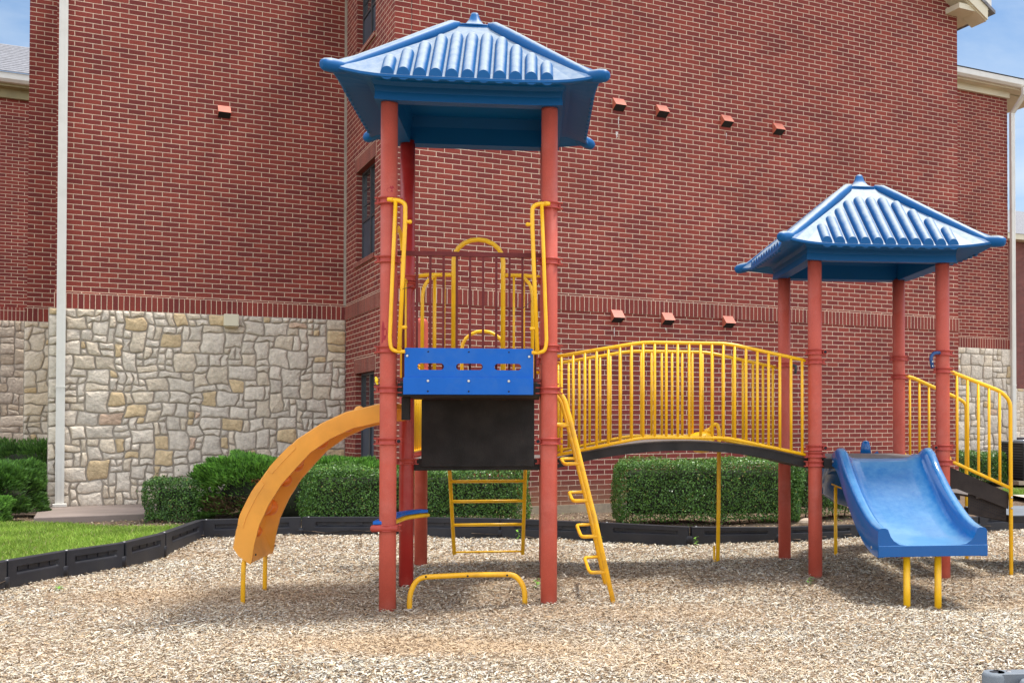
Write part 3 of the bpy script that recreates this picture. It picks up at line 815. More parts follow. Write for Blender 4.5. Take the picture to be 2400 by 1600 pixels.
def streak(a, b, z, w, h, seed):
    q = random.Random(seed); m = MB(); n = 10; L_, R_ = [], []
    for k in range(n + 1):
        t = k / n; ww = w * (1 - t * .8) * q.uniform(.5, 1.1) / 2; off = q.uniform(-.2, .2) * w
        L_.append((a + off - ww, b, z - h * t)); R_.append((a + off + ww, b, z - h * t))
    m.add(L_ + R_, [(k, k + 1, n + 2 + k, n + 1 + k) for k in range(n)])
    m.build('lime_streak', M['streak'], bld)
M['streak'] = simple('lime_streak', (0.62, 0.58, 0.54), rough=0.9, var=0.3, scale=30)
streak(3.47, -0.0015, 6.13, .022, .16, 1); streak(3.44, -0.0015, 5.90, .05, .10, 2); streak(3.40, -0.0015, 2.86, .02, .14, 3); streak(4.30, -0.0015, 2.90, .03, .05, 4)
streak(5.42, -0.0015, 6.13, .015, .10, 5)
MB().box((0.235, -0.0016, 3.33), (0.243, -0.0004, 9.0)).build('movement_joint', M['dark'], bld)
lt = MB().box((-0.11, -0.13, -0.09), (0.11, 0.0, 0.10)).build('wall_light', M['cream'], bld, loc=(-1.775, 3.20, 3.0), bevel=0.012)
MB().box((-0.09, -0.11, -0.115), (0.09, -0.02, -0.09)).build('lamp_shade', simple('amber_lens', (0.35, 0.26, 0.12), rough=0.4), lt)
MB().box((-0.07, -0.10, -0.15), (0.07, 0, 0.15)).build('utility_box', M['utility'], bld, loc=(13.05, 3.15, 1.45), bevel=0.01)
MB().box((-0.015, -0.06, -1.2), (0.015, -0.03, -0.15)).build('conduit', M['utility'], bld, loc=(13.05, 3.15, 1.45))

def downspout(a, b, z0, z1, curl=None):
    w = 0.058
    m = MB().box((-w, -0.075, z0), (w, -0.005, z1))
    # ribs pressed in the front
    m.box((-w * 0.55, -0.079, z0 + .05), (-w * 0.35, -0.075, z1)); m.box((w * 0.35, -0.079, z0 + .05), (w * 0.55, -0.075, z1))
    if curl:
        m.box((-w, -0.075, z1), (w, -0.005, z1 + 0.002))
        m.prism([(-0.075, z1), (-0.005, z1), (-curl + 0.07, z1 + 0.35), (-curl + 0.07, z1 + .5), (-curl, z1 + .5), (-curl, z1 + .33)], 'x', -w, w)
    m.box((-w - .008, -0.083, z0 + 1.75), (w + .008, -0.001, z0 + 1.77))
    o = m.build('downspout', M['downspout'], bld, loc=(a, b, 0), rz=0)
    MB().box((-w - .035, -0.11, z0), (w + .035, -0.0, z0 + .05)).build('downspout_shoe', M['downspout'], o, bevel=0.01)
downspout(-4.155 + 0.05, 3.155, 0.165, 9.0)
downspout(15.06, 3.19, 0.5, 8.55, curl=0.45)

# eaves
ev = MB()
# gable rake on the right half of the main wall, slightly proud of the brick
L0, L1 = 10.43 + 0.36, 5.2
sl = (12.1 - 9.0) / (10.43 - 5.2)
zr = lambda a: 9.0 + (10.43 - a) * sl
ev.prism([(L0, zr(L0) + .02), (L0, zr(L0) + .24), (L1, zr(L1) + .24), (L1, zr(L1) + .02)], 'y', -0.42, -0.38)
ev.prism([(L0, zr(L0) + .0), (L0, zr(L0) + .03), (L1, zr(L1) + .03), (L1, zr(L1) + .0)], 'y', -0.379, 0.0)
ev.prism([(L1, zr(L1) + .02), (L1, zr(L1) + .24), (-.36, zr(L0) + .24), (-.36, zr(L0) + .02)], 'y', -0.42, -0.38)
ev.prism([(L1, zr(L1) + .0), (L1, zr(L1) + .03), (-.36, zr(L0) + .03), (-.36, zr(L0) + .0)], 'y', -0.379, 0.0)
ev.build('rake_board', M['cream'], bld)
MB().box((10.15, -0.36, 8.93), (10.86, 0.0, 9.03)).box((10.44, 0.0, 8.93), (10.86, 8.2, 9.0)).build('eave_return', M['cream'], bld)
MB().box((10.44, -0.40, 9.0), (10.90, 8.2, 9.20)).build('fascia', M['white_trim'], bld)
MB().prism([(5.2, zr(5.2) + .30), (5.2, zr(5.2) + .24), (10.95, zr(10.95) + .24), (10.95, zr(10.95) + .30)], 'y', -0.45, 8.2).prism([(5.2, zr(5.2) + .24), (5.2, zr(5.2) + .30), (-.5, zr(10.95) + .30), (-.5, zr(10.95) + .24)], 'y', -0.45, 8.2).build('roof', M['shingle'], bld)
g = MB().prism([(2.80, 9.24), (2.80, 9.12), (2.86, 9.07), (2.95, 9.07), (2.95, 9.24)], 'x', 10.46, 16.2).build('gutter', M['white_trim'], bld)
MB().box((10.46, 2.95, 9.04), (16.2, 3.24, 9.12)).box((10.46, 3.16, 8.90), (15.0, 3.238, 9.04)).build('soffit', M['cream'], bld)
MB().prism([(2.78, 9.26), (9.5, 11.2), (9.5, 9.26)], 'x', 10.46, 16.2).build('wing_roof', M['shingle'], bld)
MB().box((15.0, 3.3, 9.03), (16.2, 9.5, 9.12)).build('side_soffit', M['cream'], bld)

# neighbouring building at the left edge
fl = empty('brick_building', BO, PSI)
tag(fl, 'dark brick wing with grey shingled roof and stone base at the left edge', 'building')
MB().box((-14, 13.0, 0.2), (-4.72, 20, 8.9)).build('brick_wall', M['brick'], fl)
MB().box((-14, 12.96, 3.66), (-4.72, 13.0, 3.66 + .30)).build('soldier_course', brick_mat('soldier_far', soldier=True, zoff=0.2286 * 17 - 3.66), fl)
stone_wall('e', 3.4, 3.66 - .2, fl, (-8.12, 12.95, 0.2), 0, 21, cell=0.125, tint=(.78, .75, .72))
MB().prism([(12.5, 9.06), (12.5, 8.92), (12.56, 8.86), (12.68, 8.86), (12.68, 9.06)], 'x', -14, -4.7).build('gutter', M['white_trim'], fl)
MB().box((-14, 12.68, 8.80), (-4.72, 13.0, 8.86)).box((-14, 12.9, 8.6), (-4.72, 12.998, 8.80)).build('soffit', simple('olive_trim', (0.30, 0.25, 0.12), rough=0.6), fl)
shg = MB()
for k in range(16):   # shingle courses, each a thin step
    y0, y1 = 12.46 + k * 0.30, 12.46 + (k + 1) * 0.30 + .03
    z0 = 9.07 + k * 0.30 * 0.42
    shg.add([(-14, y0, z0 + .012), (-4.7, y0, z0 + .012), (-4.7, y1, z0 + .33 * .42), (-14, y1, z0 + .33 * .42), (-14, y0, z0 - .01), (-4.7, y0, z0 - .01)], [(0, 1, 2, 3), (4, 5, 1, 0)])
shg.build('roof', M['shingle'], fl)

# far building past the right corner
fr = empty('far_building', (BO[0] + 47.6 * math.cos(PSI) - 35 * math.sin(PSI), BO[1] + 47.6 * math.sin(PSI) + 35 * math.cos(PSI), 0), PSI)
tag(fr, 'distant red brick building seen past the right hand downspout', 'building')
fw = MB().box((-6, 0, 0), (16, 10, 12.9)).build('brick_wall', M['brick_far'], fr)
MB().box((-6, -0.05, 3.55), (16, 0, 3.95)).build('soldier_course', M['brick_far'], fr)
stone_wall('f', 4.2, 3.4, fr, (-0.6, -0.04, 0.15), 0, 33, cell=0.17)
MB().box((-6.6, -0.7, 12.9), (16.6, 0.0, 13.25)).build('eave', M['cream'], fr)
MB().prism([(-0.75, 13.25), (5, 16.2), (5, 13.25)], 'x', -6.6, 16.6).build('roof', M['shingle'], fr)
for z in (4.6, 9.2):
    w_ = MB().box((1.3, -0.03, z), (2.6, 0.0, z + 2.6)).build('window', M['window_frame'], fr)
    MB().box((1.4, -0.04, z + .1), (2.5, -0.032, z + 2.5)).build('pane', M['glass'], w_)

# ------------------------------------------------------------------ air conditioner
ac = empty('ac_unit', (7.72, 23.2, 0.10), PSI * 0.6)
tag(ac, 'dark grey louvred air conditioning condenser at the right edge', 'ac unit')
MB().box((-0.62, -0.5, 0), (0.62, 0.55, 0.08)).build('pad', M['concrete'], ac)
m = MB().box((-0.42, -0.40, 0.09), (0.42, 0.40, 0.86))
m.build('body', M['dark'], ac)
m = MB()
for k in range(13):
    z = 0.13 + k * 0.056
    m.add([(-.45, -.44, z), (.45, -.44, z), (.43, -.405, z + .045), (-.43, -.405, z + .045)], [(0, 1, 2, 3)])
    m.add([(-.45, -.44, z), (-.43, -.405, z + .045), (-.43, .405, z + .045), (-.45, .44, z)], [(0, 1, 2, 3)])
    m.add([(.45, -.44, z), (.45, .44, z), (.43, .405, z + .045), (.43, -.405, z + .045)], [(0, 1, 2, 3)])
m.build('louvre', M['ac'], ac)
m = MB()
for sx in (-1, 1):
    for sy in (-1, 1): m.box((sx * .44 - .02, sy * .43 - .02, .08), (sx * .44 + .02, sy * .43 + .02, .88))
m.build('corner_post', M['ac'], ac)
MB().box((-.47, -.46, .86), (.47, .46, .90)).lathe([(.34, .90), (.33, .925), (.30, .93)], origin=(0, 0, 0)).build('top_cover', M['ac_top'], ac)
ac2 = copy_tree(ac); ac2.location = (8.75, 25.6, 0.15)
tag(ac2, 'second condenser partly hidden behind the louvred one at the right edge', 'ac unit')
ac['group'] = ac2['group'] = 'air conditioning condensers by the wing'

# ------------------------------------------------------------------ hedges and shrubs
def leaf_quads(P, Nrm, size, aspect, spread, cols, mat, name, parent):
    n = len(P)
    nr = Nrm + rng.normal(0, spread, (n, 3)); nr /= np.linalg.norm(nr, axis=1)[:, None]
    t = np.cross(nr, rng.normal(0, 1, (n, 3))); t /= np.linalg.norm(t, axis=1)[:, None]
    b = np.cross(nr, t)
    L = (size * rng.uniform(0.7, 1.25, n))[:, None]
    W = L * aspect
    V = np.stack([P - t * L / 2, P + b * W / 2 + nr * L * 0.06, P + t * L / 2, P - b * W / 2 + nr * L * 0.06], 1)
    return quads_mesh(name, V, [(0, 1, 2, 3)], mat, cols, parent)

def hedge(name, cx_, cy_, rz, w, d, h, z0, label, cat='hedge', group=None, n=15000, top=None, dark=1.0, leaf=0.029):
    root = empty(name, (cx_, cy_, z0), rz)
    tag(root, label, cat, group)
    # rounded-box shell samples
    def shell(n, sh):
        u = rng.uniform(-1, 1, (n, 3)); f = rng.choice(5, n, p=np.array([w * h, w * h, d * h, d * h, w * d]) / (2 * w * h + 2 * d * h + w * d))
        p = u * np.array([w / 2, d / 2, h / 2]); nr = np.zeros((n, 3))
        for k, (ax, sg) in enumerate([(1, -1), (1, 1), (0, -1), (0, 1), (2, 1)]):
            s = f == k
            p[s, ax] = sg * np.array([w, d, h])[ax] / 2; nr[s, ax] = sg
        # round the edges
        q = p / np.array([w / 2, d / 2, h / 2]); r_ = 0.13
        core = np.array([w / 2 - r_, d / 2 - r_, h / 2 - r_])
        cl = np.clip(p, -core, core); dv = p - cl; dl = np.linalg.norm(dv, axis=1)[:, None] + 1e-6
        p2 = cl + dv / dl * r_; nr = dv / dl
        lump = (vnoise(p[:, 0] * 3.1 + p[:, 1] * 1.7 + cx_ * 3, p[:, 2] * 3.3 + p[:, 1] * 2, 3) - 0.5) * 0.12 + (vnoise(p[:, 0] * 9, p[:, 2] * 9 + p[:, 1] * 9, 4) - 0.5) * 0.07
        p2 = p2 + nr * (lump[:, None] - rng.exponential(0.036, (n, 1)) * sh + 0.01)
        shoot = rng.uniform(0, 1, n) < 0.045
        p2[shoot] += nr[shoot] * rng.exponential(0.022, (shoot.sum(), 1))
        # ragged foot: leaves thin out near the ground
        p2[:, 2] += h / 2
        ok = (p2[:, 2] > 0.025 + 0.09 * vnoise(p2[:, 0] * 5, p2[:, 1] * 5, 8)) | (rng.uniform(0, 1, n) < 0.12)
        return p2[ok], nr[ok]
    n = int(n * 1.9)
    P, Nn = shell(n, 1.0)
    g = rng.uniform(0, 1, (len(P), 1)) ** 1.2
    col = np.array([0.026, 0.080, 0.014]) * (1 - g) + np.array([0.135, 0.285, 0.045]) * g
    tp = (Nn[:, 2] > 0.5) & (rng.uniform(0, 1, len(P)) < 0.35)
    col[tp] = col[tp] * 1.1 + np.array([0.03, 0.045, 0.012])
    yel = rng.uniform(0, 1, len(P)) < 0.012; col[yel] = (0.34, 0.30, 0.08)
    if top is not None:
        s = P[:, 2] > h * 0.75; col[s] = col[s] * 0.6 + np.array(top) * 0.4
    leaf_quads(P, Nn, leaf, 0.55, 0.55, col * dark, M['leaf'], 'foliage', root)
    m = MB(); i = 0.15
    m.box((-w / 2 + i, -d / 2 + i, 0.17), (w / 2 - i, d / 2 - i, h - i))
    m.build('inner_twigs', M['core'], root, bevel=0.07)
    m = MB()
    for k in range(int(w / 0.16)):
        m = MB()
        x = -w / 2 + 0.12 + k * 0.16 + random.uniform(-.04, .04); y = random.uniform(-d / 3, d / 4)
        m.tube([(x, y, -0.05), (x + random.uniform(-.05, .05), y, 0.12), (x + random.uniform(-.1, .1), y - .05, 0.3)], [0.012, 0.009, 0.005], seg=6)
        m.build('stem', M['bark'], root)
    return root

HG = 'clipped boxwood hedges along the building'
hedge('boxwood_hedge', -3.33, 14.33, R(0.5), 2.85, 0.80, 0.80, 0.02, 'glossy clipped boxwood hedge behind the tall play tower and border', group=HG, n=21000)
hedge('boxwood_hedge', 0.53, 15.15, R(2), 2.55, 0.85, 0.90, -0.02, 'glossy clipped boxwood hedge behind the arched yellow bridge', group=HG, n=20000)
hedge('boxwood_hedge', -6.60, 14.55, R(6), 0.78, 0.62, 0.64, 0.02, 'small square clipped boxwood at the left end beside the porch slab', group=HG, n=5500, dark=0.9)
hedge('boxwood_hedge', 2.62, 15.65, R(12), 2.0, 0.8, 0.86, 0.03, 'darker boxwood hedge seen behind the blue slide', group=HG, n=13000, dark=0.85)  # leaf colour evenly darker than the other hedges
hedge('boxwood_hedge', 6.25, 23.2, R(12), 1.75, 0.9, 0.72, 0.05, 'small far hedge seen through the stair handrails', group=HG, n=11000, leaf=0.034)

def juniper(name, cx_, cy_, rz, w, d, h, z0, label, n=22000, bright=0.5, seed=1, brown=True, group=None):
    root = empty(name, (cx_, cy_, z0), rz); tag(root, label, 'shrub', group)
    r0 = np.random.default_rng(seed)
    th = r0.uniform(0, 2 * math.pi, n); ph = np.arccos(r0.uniform(-0.35, 1, n))
    q = np.stack([np.sin(ph) * np.cos(th), np.sin(ph) * np.sin(th), np.cos(ph)], 1)
    se = np.sign(q) * np.abs(q) ** 0.45
    lump = 1 + 0.34 * (vnoise(q[:, 0] * 3.4 + seed, q[:, 1] * 3.4 + q[:, 2] * 2.6, seed) - 0.5) + 0.22 * (vnoise(q[:, 0] * 8, q[:, 2] * 8 + q[:, 1] * 5, seed + 3) - 0.5)
    dep = 1 - r0.exponential(0.07, n).clip(0, 0.5)
    P = se * np.array([w / 2, d / 2, h * 0.5]) * (lump * dep)[:, None]; P[:, 2] += h * 0.5
    P[:, 2] = np.where(P[:, 2] < 0.04, r0.uniform(0.02, 0.2, n), P[:, 2])
    # upright, feathery sprays of needles
    dirv = q * 0.9 + np.array([0, 0, 0.55]) + r0.normal(0, 0.35, (n, 3)); dirv /= np.linalg.norm(dirv, axis=1)[:, None]
    sd = np.cross(dirv, r0.normal(0, 1, (n, 3))); sd /= np.linalg.norm(sd, axis=1)[:, None]
    L = r0.uniform(0.045, 0.095, (n, 1)); W = L * r0.uniform(0.07, 0.15, (n, 1))
    V = np.stack([P - dirv * L * .5, P + sd * W, P + dirv * L * .5, P - sd * W], 1)
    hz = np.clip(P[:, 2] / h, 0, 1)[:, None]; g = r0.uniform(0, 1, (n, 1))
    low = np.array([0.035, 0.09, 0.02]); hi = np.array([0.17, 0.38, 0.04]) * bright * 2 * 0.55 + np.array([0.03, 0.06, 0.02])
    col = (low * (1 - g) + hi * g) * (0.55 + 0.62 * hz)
    if brown:
        dead = (hz[:, 0] < 0.45) & (vnoise(P[:, 0] * 3.0 + 5, P[:, 2] * 4, seed + 7) > 0.52) & (r0.uniform(0, 1, n) < 0.75)
        col[dead] = np.array([0.13, 0.085, 0.045]) * r0.uniform(0.5, 1.4, (dead.sum(), 1))
        spot = (np.abs(P[:, 0] + w * 0.16) < 0.07) & (hz[:, 0] < 0.7) & (hz[:, 0] > 0.2) & (P[:, 1] < 0) & (r0.uniform(0, 1, n) < 0.6)
        col[spot] = (0.45, 0.17, 0.07)
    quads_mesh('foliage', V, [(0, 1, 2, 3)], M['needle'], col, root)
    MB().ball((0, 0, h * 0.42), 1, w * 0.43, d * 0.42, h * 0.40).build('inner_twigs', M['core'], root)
    m = MB()
    for k in range(9):
        a = k * 0.7 + seed
        m.tube([(0.05 * math.cos(a), 0.05 * math.sin(a), -0.05), (w * .22 * math.cos(a), d * .22 * math.sin(a), 0.12), (w * .4 * math.cos(a), d * .4 * math.sin(a), 0.30)], [0.02, 0.014, 0.007], seg=6)
    m.build('branch', M['bark'], root)
    return root
juniper('juniper_bush', -5.20, 15.05, R(8), 2.35, 1.15, 0.88, 0.04, 'wide feathery bright green juniper with brown dead base behind the orange climber', n=52000, bright=1.0, seed=4)
juniper('juniper_bush', -4.15, 15.25, R(12), 1.9, 0.8, 0.82, 0.04, 'yellow green juniper top showing behind the boxwood hedge', n=34000, bright=1.05, seed=6, brown=False)
juniper('juniper_bush', -9.42, 14.9, 0, 1.20, 1.1, 0.80, 0.04, 'dark green juniper mound at the left edge by the porch slab', n=40000, bright=0.52, seed=9, brown=False)
juniper('juniper_bush', -10.2, 17.3, 0, 1.8, 1.1, 1.0, 0.1, 'dark bush behind the left edge mound against the far stone wall', n=22000, bright=0.45, seed=12, brown=False)
juniper('juniper_bush', -8.98, 14.05, 0, 0.72, 0.55, 0.38, 0.05, 'small light green bush low in front of the left edge mound', n=16000, bright=0.9, seed=15, brown=False)

# small weeds, a rock
def weed(name, x, y, z, h, label, k=9):
    m = MB()
    m.tube([(0, 0, -0.02), (0.005, 0, h * .5), (-0.004, 0, h)], 0.0025, seg=5)
    st = m.build('stem', simple('weed_stem', (0.12, 0.25, 0.04), rough=0.6), None)
    root = empty(name, (x, y, z)); st.parent = root
    tag(root, label, 'weed')
    pts, nr, = [], []
    for i in range(k):
        a = i * 2.4; t = (i + 1) / k
        pts.append((math.cos(a) * 0.022, math.sin(a) * 0.022, h * t)); nr.append((math.cos(a) * .3, math.sin(a) * .3, 1))
    P = np.array(pts); Nn = np.array(nr)
    leaf_quads(P, Nn, 0.045, 0.5, 0.25, np.tile(np.array([[0.20, 0.42, 0.05]]), (k, 1)), M['leaf'], 'leaf', root)
weed('weed', -1.78, 12.75, 0.0, 0.15, 'little green weed in front of the border behind the yellow ladder')
weed('weed', 0.30, 12.35, 0.0, 0.10, 'tiny green sprout at the gap between border timbers under the bridge')
weed('weed', -0.80, 12.45, 0.0, 0.09, 'tiny green sprout at the border gap by the yellow side climber')
weed('weed', -1.12, 9.1, 0.0, 0.09, 'pale weed sprouting in mulch beside the tall tower front right post')
weed('weed', 1.22, 9.4, -0.02, 0.08, 'pale weed sprouting in mulch left of the right tower')
weed('weed', -5.05, 8.98, 0.0, 0.05, 'low weed in the mulch beside the left border', k=14)
m = MB()
for ly in range(3):
    pass
m.ball((0, 0, 0.03), 0.085, 1.3, 0.9, 0.7, nu=9, nv=6)
rk = m.build('rock', M['rock'], None, loc=(1.82, 14.35, 0.05)); rk.data.polygons.foreach_set('use_smooth', [False] * len(rk.data.polygons))
tag(rk, 'pale tan block of stone on the soil behind the right tower posts', 'rock')
rk2 = rk.copy(); C.objects.link(rk2); rk2.location = (0.66, 13.7, 0.0); rk2.scale = (0.5, 0.6, 0.6); rk2.rotation_euler = (0, 0, 1)
tag(rk2, 'small round pale rock on the soil under the bridge hedge', 'rock')

# ------------------------------------------------------------------ border timbers
def timber(p0, p1, z0, z1, label, mat=None, grp='black plastic landscape timbers edging the mulch', lug=True):
    dx, dy = p1[0] - p0[0], p1[1] - p0[1]
    Ln = math.hypot(dx, dy) - 0.02
    root = empty('border_timber', (p0[0], p0[1], 0), math.atan2(dy, dx)); tag(root, label, 'garden border', grp)
    t = 0.045
    mt = mat or M['border']
    zt = z1 - z0
    dz = z1 - z0
    # local x along, -y faces the mulch; the top follows z0..z1 along the run
    def zz(x, base): return base + dz * x / Ln
    m = MB()
    H0 = z0
    m.add([(0, -t, -0.1), (Ln, -t, -0.1), (Ln, t, -0.1), (0, t, -0.1), (0, -t, z0), (Ln, -t, z1), (Ln, t, z1), (0, t, z0)],
          [(0, 3, 2, 1), (4, 5, 6, 7), (1, 2, 6, 5), (2, 3, 7, 6), (3, 0, 4, 7)])
    # front face as a frame around a sunk channel
    a, b = 0.14 * Ln, 0.88 * Ln
    def fz(x, k): return (z0 + dz * x / Ln) * k
    k1, k2, dp = 0.74, 0.50, 0.026
    V = [(0, -t, -.1), (Ln, -t, -.1), (Ln, -t, z1), (0, -t, z0), (a, -t, fz(a, k2)), (b, -t, fz(b, k2)), (b, -t, fz(b, k1)), (a, -t, fz(a, k1)),
         (a + .02, -t + dp, fz(a, k2) + .012), (b - .02, -t + dp, fz(b, k2) + .012), (b - .02, -t + dp, fz(b, k1)), (a + .02, -t + dp, fz(a, k1))]
    m.add(V, [(0, 1, 5, 4), (1, 2, 6, 5), (2, 3, 7, 6), (3, 0, 4, 7), (4, 5, 9, 8), (5, 6, 10, 9), (6, 7, 11, 10), (7, 4, 8, 11), (8, 9, 10, 11)])
    body = m.build('timber_body', mt, root, bevel=0.008, weld=True)
    m = MB()
    for k in range(4):
        x = a + (b - a) * (k + 0.5) / 4
        m.box((x - .03, -t + dp - .008, fz(x, k2) + .02), (x + .03, -t + dp + .005, fz(x, k1) - .002))
    m.build('rib', mt, root)
    if lug:
        m = MB().lathe([(0.048, 0.0), (0.048, z1 * 0.42), (0.042, z1 * .44)], seg=16, origin=(Ln + .005, -0.01, -0.0))
        m.build('joint_lug', mt, root)
    m = MB().tube([(Ln * .06, 0, z0 - .01), (Ln * .06, 0, z0 + .004)], 0.012, seg=10)
    m.build('spike_head', M['steel'], root)
    return root
ordn = ['beside the lawn at the left picture edge, below the frame line', 'beside the lawn, nearest to the left picture edge', 'beside the lawn, second from the left picture edge',
        'beside the lawn, third from the left picture edge', 'beside the lawn, its fourth, just before the bend', 'running back to the corner in front of the small boxwood',
        'at the rear corner, left of the orange climber', 'behind the foot of the orange climber', 'behind the tall tower posts',
        'behind the hanging yellow ladder', 'right of the tall tower under the bridge start', 'under the bridge middle, half buried',
        'behind the right tower left posts, low in mulch', 'behind the blue slide left side', 'hidden mostly behind the blue slide',
        'between the slide and the stairs', 'below the stair panel at right', 'at the far right edge behind the stairs']
for i in range(len(border_nodes) - 1):
    timber(border_nodes[i], border_nodes[i + 1], border_top[i], border_top[i + 1], 'black plastic border timber ' + ordn[i])
t1 = timber((1.50, 5.02), (2.7, 5.12), 0.25, 0.25, 'weathered grey border timber end at bottom right, the rear one with the pin hole', M['border_grey'], 'grey border timbers at the bottom right corner', lug=False)
MB().lathe([(0.055, -0.1), (0.055, .235), (0.048, .25)], seg=20).build('rounded_end', M['border_grey'], t1)
MB().lathe([(0.02, 0.2505), (0.02, .2515)], seg=16).build('pin_hole', M['hole'], t1)
t2 = timber((1.66, 4.93), (2.75, 4.45), 0.225, 0.225, 'weathered grey border timber at bottom right, the front one', M['border_grey'], 'grey border timbers at the bottom right corner', lug=False)
MB().lathe([(0.07, -0.1), (0.07, .215), (0.06, .23)], seg=20).build('rounded_end', M['border_grey'], t2)

# ------------------------------------------------------------------ play structure
S = 1.22
play = empty('play_structure', (-2.145, 8.255, 0), 0.1248)
tag(play, 'playground climbing structure with two blue roofed towers, slide, bridge and climbers', 'playset')

CL = {}
def clamp_mesh(deep=False, flip=0):
    m = MB()
    r = 0.0645
    h = 0.026
    m.lathe([(r, -h), (r + .016, -h), (r + .016, -h + .009), (r + .006, -h + .013), (r + .006, h - .013), (r + .016, h - .009), (r + .016, h), (r, h)], seg=24)
    for sx in (-1, 1):
        for (za, zb) in ((-h, -h + .009), (h - .009, h)):
            xa, xb = sorted((sx * (r + .004), sx * (r + .040)))
            m.box((xa, -0.026, za), (xb, 0.008, zb))
        xa, xb = sorted((sx * (r + .006), sx * (r + .024)))
        m.box((xa, -0.018, -h + .0095), (xb, 0.0, h - .0095))
    return m
clamp_src = None
def clamp(parent, z, mat=None, rz=0.0, knob=False):
    global clamp_src
    if clamp_src is None:
        clamp_src = clamp_mesh().build('clamp', M['clamp'], parent)
        o = clamp_src
    else:
        o = clamp_src.copy(); C.objects.link(o); o.parent = parent
    o.location = (0, 0, z); o.rotation_euler = (0, 0, rz)
    if knob:
        MB().lathe([(0.021, -0.03), (0.021, 0.0)], seg=14, axis='y', origin=(knob * 0.085, -0.02, z)).build('peg', M['clamp'], parent)
        MB().lathe([(0.014, -0.034), (0.014, -0.0305)], seg=12, axis='y', origin=(knob * 0.085, -0.02, z)).build('peg_hole', M['hole'], parent)
    return o

def post(u, v, top, mat, clamps, cap=False, label=None, zb=-0.3):
    m = MB()
    prof = [(0.0635, zb), (0.0635, 0.6), (0.0635, 1.4), (0.0635, 2.0), (0.0635, top)]
    if cap: prof = [(0.0635, zb), (0.0635, top - .06), (0.060, top - .035), (0.048, top - .012), (0.02, top)]
    m.lathe(prof, seg=32)
    p = m.build('post', mat, play, loc=(u, v, 0))
    if label: p['label'] = label
    for c_ in clamps:
        if isinstance(c_, tuple): clamp(p, c_[0], knob=c_[1])
        else: clamp(p, c_)
    return p
pFL = post(0, 0, 3.87, M['post'], [3.09, 2.642, 1.955, 1.65, (1.258, 1), 0.60])
pFR = post(S, 0, 3.87, M['post'], [3.085, 2.65, 1.975, 1.648, (1.255, -1)])
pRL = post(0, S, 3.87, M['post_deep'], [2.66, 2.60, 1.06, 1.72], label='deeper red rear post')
pRR = post(S, S, 3.87, M['post'], [2.66, 1.06, 1.72, 1.95])
pTL = post(0, 2 * S, 2.43, M['post'], [1.9, 1.06], cap=True, label='short rear post with domed cap')
pTR = post(S, 2 * S, 2.43, M['post'], [1.98, 1.06], cap=True)
q1 = post(3 * S, S, 2.89, M['post'], [(2.045, 1), 1.959, (1.168, 1), 1.106, 1.024])
q2 = post(4 * S, S, 2.89, M['post'], [2.047, 1.884, (1.169, -1), 1.028])
q3 = post(3 * S, 2 * S, 2.89, M['post'], [1.99, 1.03])
q4 = post(4 * S, 2 * S, 2.89, M['post'], [2.069, 1.879, 1.03])
# crimson paint scuffs on the front left posts (wear with its own shape)
def scuff(par, ang, z, w, h, r=0.0640):
    m = MB(); n = 14
    pts = [(r * math.sin(ang), -r * math.cos(ang), z)]
    for k in range(n):
        a = 2 * math.pi * k / n; rr_ = 1 + 0.25 * math.sin(3 * a + z * 7) + 0.15 * math.sin(5 * a)
        th = ang + (w / 2 * rr_ * math.cos(a)) / r
        pts.append((r * math.sin(th), -r * math.cos(th), z + h / 2 * rr_ * math.sin(a)))
    m.add(pts, [(0, 1 + k, 1 + (k + 1) % n) for k in range(n)])
    m.build('paint_scuff', M['scuff'], par)
scuff(pFL, 0.45, 3.17, 0.075, 0.045); scuff(pFL, -0.50, 2.08, 0.045, 0.15); scuff(pTL, -0.75, 2.18, 0.03, 0.16)

